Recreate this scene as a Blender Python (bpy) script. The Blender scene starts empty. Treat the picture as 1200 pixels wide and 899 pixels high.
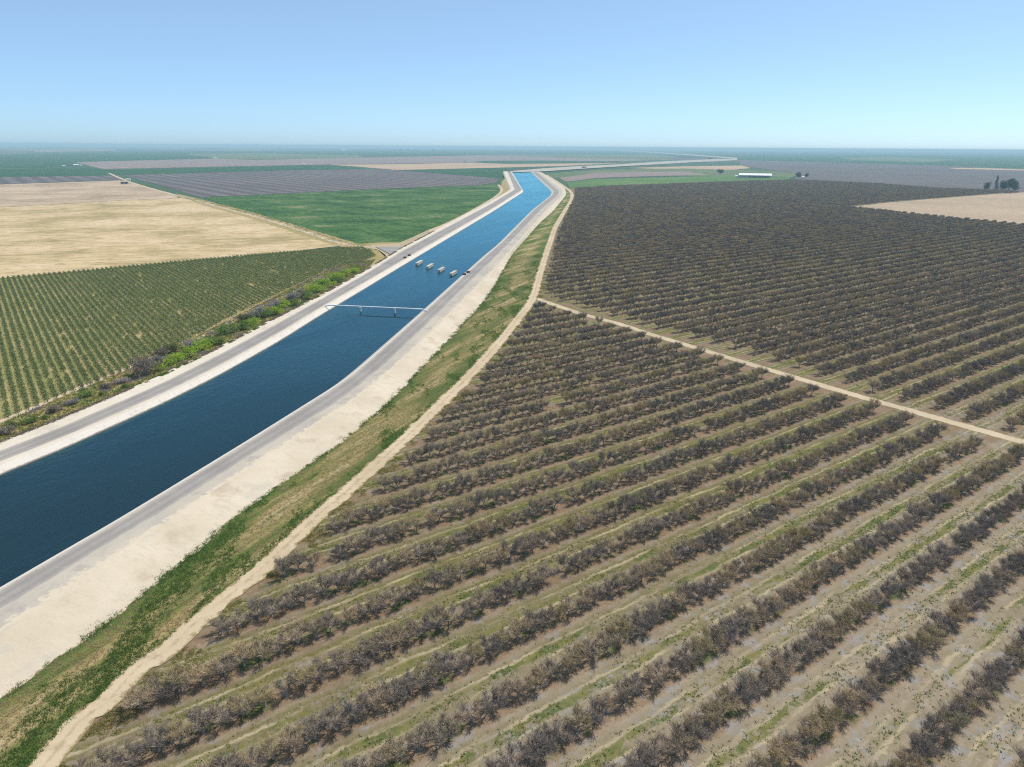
import bpy, bmesh, math, random
import numpy as np
from mathutils import Matrix, Vector, noise as mnoise

random.seed(7)
rng = np.random.default_rng(7)
S = bpy.context.scene
COL = S.collection
R = math.radians

# ------------------------------------------------------------------ camera
H = 75.0                       # drone height above the fields
FPX = 832.0                    # focal length in photo pixels (1200 wide)
PITCH = math.atan((449.5 - 172) / FPX)
ROLL = R(0.38)
cam = bpy.data.cameras.new('camera')
camo = bpy.data.objects.new('camera', cam)
COL.objects.link(camo)
cam.sensor_width = 36.0
cam.lens = FPX / 1200 * 36.0
cam.clip_start = 0.5
cam.clip_end = 120000
_f = Vector((0, math.cos(PITCH), -math.sin(PITCH)))
_u0 = Vector((0, math.sin(PITCH), math.cos(PITCH)))
_r = Vector((1, 0, 0)) * math.cos(ROLL) + _u0 * math.sin(ROLL)
_u = -Vector((1, 0, 0)) * math.sin(ROLL) + _u0 * math.cos(ROLL)
camo.matrix_world = Matrix(((_r.x, _u.x, -_f.x, 0), (_r.y, _u.y, -_f.y, 0), (_r.z, _u.z, -_f.z, H), (0, 0, 0, 1)))
S.camera = camo

# ------------------------------------------------------------------ sky, sun, exposure
SUN_EL, SUN_AZ = 58.0, 56.0    # azimuth clockwise from +Y (view direction)
w = bpy.data.worlds.new('World')
S.world = w
w.use_nodes = True
nt = w.node_tree
bg = nt.nodes['Background']
sky = nt.nodes.new('ShaderNodeTexSky')
sky.sky_type = 'NISHITA'
sky.sun_disc = False
sky.sun_elevation = R(SUN_EL)
sky.sun_rotation = R(SUN_AZ)
sky.altitude = 100
sky.air_density = 0.45
sky.dust_density = 0.75
sky.ozone_density = 10.0
tint = nt.nodes.new('ShaderNodeMix'); tint.data_type = 'RGBA'; tint.blend_type = 'MULTIPLY'; tint.inputs[0].default_value = 1.0
tint.inputs[7].default_value = (1.21, 1.22, 1.02, 1)      # the camera's cool rendering of a clear sky
nt.links.new(sky.outputs[0], tint.inputs[6]); 
veil = nt.nodes.new('ShaderNodeMix'); veil.data_type = 'RGBA'; veil.inputs[0].default_value = 0.32       # thin even high haze over the whole sky
veil.inputs[7].default_value = (3.25, 4.5, 5.5, 1)
nt.links.new(tint.outputs[2], veil.inputs[6]); nt.links.new(veil.outputs[2], bg.inputs[0])
bg.inputs[1].default_value = 0.148
sun = bpy.data.lights.new('sun', 'SUN')
sun.energy = 3.9
sun.angle = R(0.53)
sun.color = (1.0, 0.94, 0.85)
suno = bpy.data.objects.new('sun', sun)
COL.objects.link(suno)
sd = Vector((math.sin(R(SUN_AZ)) * math.cos(R(SUN_EL)), math.cos(R(SUN_AZ)) * math.cos(R(SUN_EL)), math.sin(R(SUN_EL))))
suno.rotation_euler = (-sd).to_track_quat('-Z', 'Y').to_euler()
suno.location = sd * 400
S.view_settings.view_transform = 'Standard'
S.view_settings.look = 'None'
S.view_settings.gamma = 1.0
S.view_settings.exposure = 0.3
S.cycles.use_denoising = False
S.cycles.filter_width = 1.1
S.cycles.max_bounces = 5
S.cycles.diffuse_bounces = 2
S.cycles.volume_bounces = 0
S.cycles.use_adaptive_sampling = True
S.cycles.adaptive_threshold = 0.01

# ------------------------------------------------------------------ pixel -> place
def ray(x, y):
    u = x - 600.0; v = 449.5 - y
    c, s = math.cos(ROLL), math.sin(ROLL)
    u, v = u * c - v * s, u * s + v * c
    return (u, FPX * math.cos(PITCH) + v * math.sin(PITCH), -FPX * math.sin(PITCH) + v * math.cos(PITCH))
def G(x, y, z=0.0):
    """the place on the level z that the photo shows at pixel x, y"""
    d = ray(x, y)
    t = (z - H) / min(d[2], -0.0025 * FPX)
    return Vector((d[0] * t, d[1] * t, z))
def P(p):
    """photo pixel of a place (None behind the camera)"""
    q = Vector(p) - Vector((0, 0, H))
    f = q.dot(_f)
    if f < 1: return None
    return (600 + FPX * q.dot(_r) / f, 449.5 - FPX * q.dot(_u) / f, f)
AZ = R(53.2)                                             # direction of the orchard rows
def rowuv(x, y):
    return x * math.sin(AZ) + y * math.cos(AZ), x * math.cos(AZ) - y * math.sin(AZ)
def fromuv(u, v):
    return u * math.sin(AZ) + v * math.cos(AZ), u * math.cos(AZ) - v * math.sin(AZ)
ROWS = 0.1318 * H
ROW0 = -1.268 * H

# ------------------------------------------------------------------ material helpers
class NT:
    def __init__(s, name, rough=0.9, spec=0.2):
        s.m = bpy.data.materials.new(name); s.m.use_nodes = True
        s.t = s.m.node_tree; s.b = s.t.nodes['Principled BSDF']
        s.b.inputs['Roughness'].default_value = rough
        s.b.inputs['Specular IOR Level'].default_value = spec
        s._pos = None
    def n(s, typ, **kw):
        x = s.t.nodes.new(typ)
        for k, v in kw.items(): setattr(x, k, v)
        return x
    def put(s, sock, v):
        if hasattr(v, 'links') or isinstance(v, bpy.types.NodeSocket): s.t.links.new(v, sock)
        elif v is not None:
            if isinstance(v, tuple) and len(v) == 3 and sock.type == 'RGBA': v = (*v, 1)
            sock.default_value = v
    def pos(s):
        if s._pos is None: s._pos = s.n('ShaderNodeNewGeometry').outputs['Position']
        return s._pos
    def mapv(s, vec, rotz=0.0, scale=(1, 1, 1)):
        a = s.n('ShaderNodeMapping'); a.vector_type = 'POINT'
        s.put(a.inputs['Vector'], vec); a.inputs['Rotation'].default_value = (0, 0, rotz); 
        b = s.n('ShaderNodeVectorMath', operation='MULTIPLY'); s.put(b.inputs[0], a.outputs[0]); b.inputs[1].default_value = scale
        return b.outputs[0]
    def noise(s, vec, scale, detail=3, rough=0.6, dist=0.0):
        a = s.n('ShaderNodeTexNoise'); s.put(a.inputs['Vector'], vec)
        a.inputs['Scale'].default_value = scale; a.inputs['Detail'].default_value = detail
        a.inputs['Roughness'].default_value = rough; a.inputs['Distortion'].default_value = dist
        return a.outputs['Fac']
    def math(s, op, a, b=None, c=None, clamp=False):
        x = s.n('ShaderNodeMath', operation=op); x.use_clamp = clamp
        s.put(x.inputs[0], a)
        if b is not None: s.put(x.inputs[1], b)
        if c is not None: s.put(x.inputs[2], c)
        return x.outputs[0]
    def step(s, v, lo, hi):
        x = s.n('ShaderNodeMapRange'); x.interpolation_type = 'SMOOTHSTEP'
        s.put(x.inputs[0], v); x.inputs[1].default_value = lo; x.inputs[2].default_value = hi
        return x.outputs[0]
    def mix(s, f, a, b):
        x = s.n('ShaderNodeMix', data_type='RGBA'); s.put(x.inputs[0], f); s.put(x.inputs[6], a); s.put(x.inputs[7], b)
        return x.outputs[2]
    def ramp(s, f, stops, interp='LINEAR'):
        x = s.n('ShaderNodeValToRGB'); s.put(x.inputs[0], f); cr = x.color_ramp; cr.interpolation = interp
        while len(cr.elements) < len(stops): cr.elements.new(0.5)
        for e, (p, c) in zip(cr.elements, stops): e.position = p; e.color = (*c, 1)
        return x.outputs[0]
    def attr(s, name):
        x = s.n('ShaderNodeAttribute'); x.attribute_name = name
        return x.outputs['Fac']
    def rnd(s): return s.n('ShaderNodeObjectInfo').outputs['Random']
    def color(s, v): s.put(s.b.inputs['Base Color'], v); return s
    def bump(s, h, strength=0.4, dist=0.1):
        x = s.n('ShaderNodeBump'); s.put(x.inputs['Height'], h)
        x.inputs['Strength'].default_value = strength; x.inputs['Distance'].default_value = dist
        s.put(s.b.inputs['Normal'], x.outputs[0]); return s

def plain(name, c, rough=0.8, var=0.15, scale=0.8, spec=0.2, metal=0.0):
    k = NT(name, rough, spec)
    f = k.noise(k.pos(), scale, 4)
    k.color(k.mix(f, tuple(x * (1 - var) for x in c), tuple(min(1, x * (1 + var)) for x in c)))
    k.b.inputs['Metallic'].default_value = metal
    return k.m

def field_mat(name, stops, rotz=0.0, big=0.006, fine=0.15, stretch=8.0, furrow=None, fdark=0.8, bump=0.0):
    """patchy farmland: large patches, streaks along the working direction, fine grain"""
    k = NT(name, 0.95, 0.05)
    v = k.mapv(k.pos(), rotz, (1, 1, 1))
    vs = k.mapv(k.pos(), rotz, (1, 1.0 / stretch, 1))
    a = k.noise(v, big, 5, 0.62)
    b = k.noise(vs, fine, 4, 0.65)
    f = k.math('ADD', k.math('MULTIPLY', a, 0.62), k.math('MULTIPLY', b, 0.38))
    f = k.math('ADD', k.math('MULTIPLY', k.math('SUBTRACT', f, 0.5), 1.55), 0.5)
    c = k.ramp(f, stops)
    g = k.noise(k.pos(), 1.3, 3, 0.7)
    m_ = k.noise(k.mapv(k.pos(), rotz, (1, 0.45, 1)), 0.22, 5, 0.72)
    c = k.mix(k.math('MULTIPLY', k.step(m_, 0.50, 0.62), 0.6), c, tuple(x * 0.72 for x in stops[0][1]))
    c = k.mix(k.math('MULTIPLY', k.step(m_, 0.44, 0.34), 0.55), c, stops[-1][1])
    c = k.mix(k.math('MULTIPLY', k.step(g, 0.35, 0.75), 0.25), c, tuple(x * 0.72 for x in stops[0][1]))
    if furrow:
        sx = k.n('ShaderNodeSeparateXYZ'); k.put(sx.inputs[0], v)
        wv = k.math('PINGPONG', sx.outputs[0], furrow * 0.5)
        wv = k.step(wv, furrow * 0.10, furrow * 0.38)
        c = k.mix(wv, tuple(x * fdark for x in stops[len(stops) // 2][1]), c)
    k.color(c)
    if bump: k.bump(g, bump, 0.2)
    return k.m

# ------------------------------------------------------------------ object helpers
def tag(o, label=None, cat=None, group=None, kind=None):
    if label: o['label'] = label
    if cat: o['category'] = cat
    if group: o['group'] = group
    if kind: o['kind'] = kind
    return o
def mesh_obj(name, verts, faces, mat, parent=None, smooth=False):
    me = bpy.data.meshes.new(name)
    me.from_pydata([tuple(v) for v in verts], [], faces)
    if mat: me.materials.append(mat)
    if smooth: me.polygons.foreach_set('use_smooth', [True] * len(me.polygons))
    me.update()
    o = bpy.data.objects.new(name, me); COL.objects.link(o)
    if parent: o.parent = parent
    return o
def empty(name, loc, rz=0.0):
    o = bpy.data.objects.new(name, None); COL.objects.link(o)
    o.location = loc; o.rotation_euler = (0, 0, rz); o.empty_display_size = 0.5
    return o
class MB:
    def __init__(s): s.v = []; s.f = []
    def add(s, vs, fs):
        b = len(s.v); s.v += [tuple(v) for v in vs]; s.f += [tuple(i + b for i in f) for f in fs]; return s
    def box(s, x0, x1, y0, y1, z0, z1, bev=0.0):
        b = bev
        if b <= 0:
            vs = [(x, y, z) for z in (z0, z1) for y in (y0, y1) for x in (x0, x1)]
            return s.add(vs, [(0, 2, 3, 1), (4, 5, 7, 6), (0, 1, 5, 4), (2, 6, 7, 3), (0, 4, 6, 2), (1, 3, 7, 5)])
        def ring(z, i): return [(x0 + i, y0 + i, z), (x1 - i, y0 + i, z), (x1 - i, y1 - i, z), (x0 + i, y1 - i, z)]
        vs = ring(z0, 0) + ring(z1 - b, 0) + ring(z1, b)
        fs = [(3, 2, 1, 0), (8, 9, 10, 11)]
        for r in (0, 4):
            for i in range(4): fs.append((r + i, r + (i + 1) % 4, r + 4 + (i + 1) % 4, r + 4 + i))
        return s.add(vs, fs)
    def tube(s, p0, p1, r0, r1, n=5, cap=False):
        p0 = Vector(p0); p1 = Vector(p1); d = (p1 - p0)
        if d.length < 1e-6: return s
        d.normalize(); a = d.orthogonal().normalized(); b = d.cross(a)
        vs = []
        for p, r in ((p0, r0), (p1, r1)):
            for i in range(n):
                t = 2 * math.pi * i / n
                vs.append(p + (a * math.cos(t) + b * math.sin(t)) * r)
        fs = [(i, (i + 1) % n, n + (i + 1) % n, n + i) for i in range(n)]
        if cap: fs += [tuple(range(n - 1, -1, -1)), tuple(range(n, 2 * n))]
        return s.add(vs, fs)
    def build(s, name, mat, parent=None, smooth=False): return mesh_obj(name, s.v, s.f, mat, parent, smooth)

def add_attr(o, name, vals):
    a = o.data.attributes.new(name, 'FLOAT', 'POINT'); a.data.foreach_set('value', np.asarray(vals, np.float32))
def frac_noise(x, y, sc, seed=0.0):
    return (mnoise.noise(Vector((x / sc + seed, y / sc, seed * 1.7))) + 0.5 * mnoise.noise(Vector((x / sc * 2.3 + seed, y / sc * 2.3, 9.1)))
            + 0.3 * mnoise.noise(Vector((x / sc * 5.7, y / sc * 5.7 + seed, 3.3))))
def densify(pts, step, closed=True):
    out = []; n = len(pts)
    for i in range(n if closed else n - 1):
        a, b = pts[i], pts[(i + 1) % n]
        m = max(1, min(400, int((b - a).length / step)))
        for j in range(m): out.append(a.lerp(b, j / m))
    if not closed: out.append(pts[-1])
    return out
def jittered(pts, amp, sc, seed=0.0, closed=True):
    n = len(pts); out = []
    for i, p in enumerate(pts):
        a = pts[(i - 1) % n] if closed or i > 0 else p
        b = pts[(i + 1) % n] if closed or i < n - 1 else p
        d = (b - a); d.z = 0
        if d.length < 1e-6: out.append(p.copy()); continue
        d.normalize(); nn = Vector((d.y, -d.x, 0))
        out.append(p + nn * amp * frac_noise(p.x, p.y, sc, seed))
    return out
def sheet(name, px, z, mat, amp=0.0, sc=6.0, step=3.0, seed=0.0, kind='structure'):
    pts = [G(x, y, z) for x, y in px]
    if amp: pts = jittered(densify(pts, step), amp, sc, seed)
    o = mesh_obj(name, pts, [tuple(range(len(pts)))], mat)
    if o.data.polygons[0].normal.z < 0: o.data.flip_normals()
    return tag(o, kind=kind)
def smooth_line(pts, n=4):
    """Catmull-Rom through world points"""
    out = []
    for i in range(len(pts) - 1):
        p0 = pts[max(i - 1, 0)]; p1 = pts[i]; p2 = pts[i + 1]; p3 = pts[min(i + 2, len(pts) - 1)]
        for j in range(n):
            t = j / n
            out.append(0.5 * ((2 * p1) + (p2 - p0) * t + (2 * p0 - 5 * p1 + 4 * p2 - p3) * t * t + (3 * p1 - p0 - 3 * p2 + p3) * t * t * t))
    out.append(pts[-1]); return out
def ribbon(name, px, width, z, mat, amp=0.0, sc=5.0, step=2.0, seed=0.0, wvar=None, end_z=None):
    """a track along photo points, width in metres"""
    c = smooth_line([G(x, y, z) for x, y in px]); c = densify(c, step, False)
    rowsv = [[] for _ in range(5)]; ed = (1.0, 0.55, 0.0, 0.55, 1.0)
    for i, p in enumerate(c):
        d = c[min(i + 1, len(c) - 1)] - c[max(i - 1, 0)]; d.z = 0; d.normalize(); nn = Vector((d.y, -d.x, 0))
        ww = width if wvar is None else width * (1 + (wvar - 1) * i / len(c))
        a = ww / 2 + amp * frac_noise(p.x, p.y, sc, seed); b = ww / 2 + amp * frac_noise(p.x, p.y, sc, seed + 5.3)
        for k_, t in enumerate((-a, -a * 0.5, 0.0, b * 0.5, b)): rowsv[k_].append(p + nn * t)
    n = len(c)
    o = mesh_obj(name, sum(rowsv, []), [(k_ * n + i, (k_ + 1) * n + i, (k_ + 1) * n + i + 1, k_ * n + i + 1) for k_ in range(4) for i in range(n - 1)], mat)
    if o.data.polygons[0].normal.z < 0: o.data.flip_normals()
    add_attr(o, 'edge', [e for e in ed for _ in range(n)])
    return tag(o, kind='structure')

# ------------------------------------------------------------------ surface materials
M = {}
def far_ground():
    k = NT('patchwork_farmland', 0.95, 0.05)
    v = k.mapv(k.pos(), AZ, (1, 1, 1))
    sx = k.n('ShaderNodeSeparateXYZ'); k.put(sx.inputs[0], v)
    a = k.math('FLOOR', k.math('DIVIDE', sx.outputs[0], 1310.0)); b = k.math('FLOOR', k.math('DIVIDE', k.math('ADD', sx.outputs[1], 333.0), 820.0))
    cb = k.n('ShaderNodeCombineXYZ'); k.put(cb.inputs[0], a); k.put(cb.inputs[1], b)
    wn = k.n('ShaderNodeTexWhiteNoise'); wn.noise_dimensions = '2D'; k.put(wn.inputs['Vector'], cb.outputs[0])
    c = k.ramp(wn.outputs['Value'], [(0, (0.035, 0.085, 0.045)), (0.26, (0.05, 0.105, 0.05)), (0.46, (0.13, 0.11, 0.10)), (0.58, (0.06, 0.10, 0.06)), (0.72, (0.30, 0.23, 0.15)), (0.80, (0.03, 0.075, 0.045)), (0.93, (0.12, 0.15, 0.07))], 'CONSTANT')
    f = k.noise(k.mapv(k.pos(), AZ, (1, 0.12, 1)), 0.02, 4)
    c = k.mix(k.math('MULTIPLY', f, 0.5), c, (0.07, 0.08, 0.055))
    k.color(c); return k.m
M['far'] = far_ground()
M['tan'] = field_mat('dry_stubble', [(0.36, (0.32, 0.25, 0.12)), (0.45, (0.42, 0.32, 0.17)), (0.53, (0.52, 0.39, 0.225)), (0.64, (0.58, 0.445, 0.285))], 1.35, 0.012, 0.09, 5)
M['brown'] = field_mat('brown_stubble', [(0.36, (0.31, 0.235, 0.155)), (0.5, (0.42, 0.315, 0.215)), (0.64, (0.51, 0.39, 0.275))], 1.35, 0.01, 0.06, 6)
M['tan_right'] = field_mat('ploughed_tan', [(0.3, (0.33, 0.25, 0.17)), (0.5, (0.40, 0.30, 0.205)), (0.7, (0.46, 0.35, 0.245))], -0.6, 0.004, 0.05, 12)
M['mauve'] = field_mat('leafless_orchard_far', [(0.3, (0.115, 0.10, 0.105)), (0.5, (0.155, 0.135, 0.135)), (0.7, (0.20, 0.165, 0.155))], AZ + R(90), 0.004, 0.06, 9, furrow=34.0, fdark=0.62)
M['mauve_light'] = field_mat('leafless_orchard_pale', [(0.3, (0.21, 0.165, 0.155)), (0.5, (0.27, 0.205, 0.185)), (0.7, (0.32, 0.25, 0.22))], AZ + R(90), 0.003, 0.04, 9, furrow=60.0, fdark=0.8)
M['green'] = field_mat('green_crop', [(0.32, (0.022, 0.068, 0.022)), (0.45, (0.045, 0.108, 0.027)), (0.55, (0.07, 0.138, 0.036)), (0.63, (0.10, 0.155, 0.055)), (0.70, (0.19, 0.20, 0.09))], AZ + R(90), 0.016, 0.06, 4)
M['green_dark'] = field_mat('green_crop_dark', [(0.3, (0.022, 0.07, 0.03)), (0.5, (0.03, 0.09, 0.036)), (0.7, (0.04, 0.105, 0.04))], 0.9, 0.006, 0.06, 7)
M['green_light'] = field_mat('green_crop_light', [(0.3, (0.07, 0.14, 0.04)), (0.5, (0.10, 0.175, 0.05)), (0.7, (0.15, 0.20, 0.07))], 0.9, 0.005, 0.06, 7)
M['olive'] = field_mat('olive_crop', [(0.3, (0.09, 0.13, 0.06)), (0.5, (0.13, 0.16, 0.07)), (0.7, (0.18, 0.18, 0.09))], 0.9, 0.004, 0.06, 7)
M['pinktan'] = field_mat('bare_pink_soil', [(0.3, (0.36, 0.25, 0.17)), (0.5, (0.46, 0.32, 0.21)), (0.7, (0.52, 0.38, 0.26))], AZ, 0.004, 0.05, 9)

def concrete(name, c, var=0.12):
    k = NT(name, 0.85, 0.25)
    a = k.noise(k.pos(), 0.12, 5, 0.65); b = k.noise(k.pos(), 2.2, 4, 0.7)
    col = k.mix(a, tuple(x * (1 - var) for x in c), tuple(x * (1 + var) for x in c))
    col = k.mix(k.math('MULTIPLY', k.step(b, 0.55, 0.8), 0.3), col, tuple(x * 0.6 for x in c))
    k.color(col).bump(b, 0.2, 0.03)
    return k.m
M['concrete'] = concrete('weathered_concrete', (0.44, 0.40, 0.355))
M['coping'] = concrete('pale_concrete', (0.50, 0.455, 0.40), 0.08)
def algae_lining():
    k = NT('canal_lining_concrete', 0.8, 0.3)
    sx = k.n('ShaderNodeSeparateXYZ'); k.put(sx.inputs[0], k.pos())
    a = k.noise(k.pos(), 0.18, 5, 0.65)
    c = k.mix(a, (0.49, 0.435, 0.375), (0.60, 0.545, 0.48))
    z = k.math('ADD', sx.outputs[2], k.math('MULTIPLY', k.math('SUBTRACT', k.noise(k.pos(), 0.7, 3), 0.5), 0.25))
    c = k.mix(k.step(z, 1.18, 0.92), c, (0.13, 0.115, 0.095))      # wet, algae-stained rim at the water line
    st = k.noise(k.mapv(k.pos(), R(24), (0.15, 1, 1)), 0.8, 5, 0.7)
    c = k.mix(k.math('MULTIPLY', k.step(st, 0.52, 0.70), 0.45), c, (0.33, 0.29, 0.25))
    k.color(c); return k.m
M['lining'] = algae_lining()
def asphalt(name, c):
    k = NT(name, 0.9, 0.2)
    a = k.noise(k.pos(), 0.05, 4, 0.6); b = k.noise(k.pos(), 1.5, 4, 0.7); g = k.noise(k.pos(), 0.4, 4, 0.7, 1.2)
    col = k.mix(k.step(a, 0.3, 0.7), tuple(x * 0.86 for x in c), tuple(x * 1.12 for x in c))
    col = k.mix(k.math('MULTIPLY', k.step(b, 0.5, 0.8), 0.25), col, tuple(x * 0.6 for x in c))
    col = k.mix(k.math('MULTIPLY', k.step(g, 0.55, 0.75), 0.45), col, (0.42, 0.38, 0.32))
    e = k.math('ADD', k.attr('edge'), k.math('MULTIPLY', k.math('SUBTRACT', k.noise(k.pos(), 0.35, 5, 0.7), 0.5), 0.5))
    col = k.mix(k.math('MULTIPLY', k.step(e, 0.70, 0.98), 0.8), col, (0.44, 0.385, 0.31))
    ln_ = k.math('SUBTRACT', 1.0, k.step(k.math('ABSOLUTE', k.math('SUBTRACT', k.attr('edge'), 0.38)), 0.08, 0.24))
    col = k.mix(k.math('MULTIPLY', ln_, 0.30), col, tuple(x * 0.62 for x in c))
    k.color(col); return k.m
M['asphalt'] = asphalt('sun_bleached_asphalt', (0.275, 0.25, 0.228))
def sand(name, c1, c2, c3, sc=0.25, rim=None, crown=True, wob=1.5, rill=False):
    k = NT(name, 0.97, 0.05)
    a = k.noise(k.pos(), 0.045, 5, 0.6); b = k.noise(k.pos(), sc, 5, 0.65); g = k.noise(k.pos(), 2.6, 4, 0.7)
    col = k.mix(k.step(a, 0.32, 0.68), c1, c2)
    col = k.mix(k.step(b, 0.52, 0.72), col, c3)
    col = k.mix(k.math('MULTIPLY', k.step(g, 0.5, 0.8), 0.22), col, tuple(x * 0.55 for x in c3))
    if rill:                                          # wash lines running down the slope, grey silt between
        rl = k.noise(k.mapv(k.pos(), R(24), (0.22, 1, 1)), 0.8, 5, 0.72)
        col = k.mix(k.math('MULTIPLY', k.step(rl, 0.52, 0.66), 0.4), col, (0.40, 0.345, 0.27))
        sl = k.noise(k.mapv(k.pos(), R(24), (0.5, 0.25, 1)), 0.35, 5, 0.7)
        col = k.mix(k.math('MULTIPLY', k.step(sl, 0.55, 0.66), 0.35), col, (0.38, 0.35, 0.31))
        g = k.math('ADD', g, rl)
    if rim:
        e = k.math('ADD', k.attr('edge'), k.math('MULTIPLY', k.math('SUBTRACT', k.noise(k.pos(), 0.55, 5, 0.7), 0.5), wob))
        col = k.mix(k.step(e, 0.72, 0.98), col, rim)
        if crown: cr = k.math('SUBTRACT', 1.0, k.math('ADD', k.attr('edge'), k.math('MULTIPLY', k.math('SUBTRACT', k.noise(k.pos(), 0.4, 4, 0.7), 0.5), 1.6)))
        if crown: col = k.mix(k.math('MULTIPLY', k.step(cr, 0.75, 1.15), 0.55), col, rim)
    k.color(col).bump(k.math('ADD', k.math('MULTIPLY', b, 1.0), k.math('MULTIPLY', g, 0.5)), 0.35, 0.25)
    return k.m
M['sand'] = sand('pale_sand', (0.475, 0.40, 0.30), (0.55, 0.475, 0.37), (0.41, 0.335, 0.245), 0.10, rill=True)
M['shoulder'] = sand('sandy_shoulder', (0.54, 0.475, 0.385), (0.60, 0.53, 0.435), (0.46, 0.40, 0.32), 0.2)
M['track'] = sand('dusty_track', (0.44, 0.345, 0.23), (0.53, 0.425, 0.295), (0.37, 0.285, 0.185), 0.35, rim=(0.25, 0.20, 0.095))
M['track_clean'] = sand('pale_farm_track', (0.42, 0.335, 0.23), (0.50, 0.405, 0.285), (0.36, 0.285, 0.19), 0.35, rim=(0.30, 0.235, 0.13), crown=False, wob=0.9)
M['gravel'] = sand('grey_gravel', (0.36, 0.325, 0.28), (0.45, 0.395, 0.32), (0.31, 0.285, 0.255), 0.16, rim=(0.52, 0.445, 0.34), crown=False)

def verge_mat():
    k = NT('verge_turf', 0.97, 0.05)
    vs = k.mapv(k.pos(), R(24), (1, 0.10, 1))      # streaks run along the canal
    a0 = k.noise(vs, 0.16, 5, 0.6, 0.3); b = k.noise(vs, 0.7, 5, 0.65)
    a = k.math('SUBTRACT', k.math('ADD', a0, 0.06), k.math('MULTIPLY', k.attr('edge'), 0.20)); g = k.noise(k.pos(), 1.8, 4, 0.7)
    c = k.ramp(a, [(0.30, (0.055, 0.095, 0.022)), (0.43, (0.085, 0.12, 0.028)), (0.50, (0.16, 0.16, 0.05)), (0.57, (0.27, 0.215, 0.095)), (0.68, (0.38, 0.30, 0.17))])
    c = k.mix(k.math('MULTIPLY', k.step(b, 0.48, 0.66), 0.7), c, (0.055, 0.095, 0.022))
    c = k.mix(k.math('MULTIPLY', k.step(g, 0.5, 0.8), 0.35), c, (0.035, 0.05, 0.015))
    e = k.math('ADD', k.attr('edge'), k.math('MULTIPLY', k.math('SUBTRACT', k.noise(k.pos(), 0.5, 5, 0.7), 0.5), 0.9))
    c = k.mix(k.step(e, 0.80, 1.0), c, (0.50, 0.41, 0.29))
    k.color(c).bump(g, 0.5, 0.3); return k.m
M['verge'] = verge_mat()
M['dry_verge'] = sand('dry_weedy_soil', (0.34, 0.25, 0.12), (0.27, 0.23, 0.09), (0.42, 0.31, 0.17), 0.3)

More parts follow.
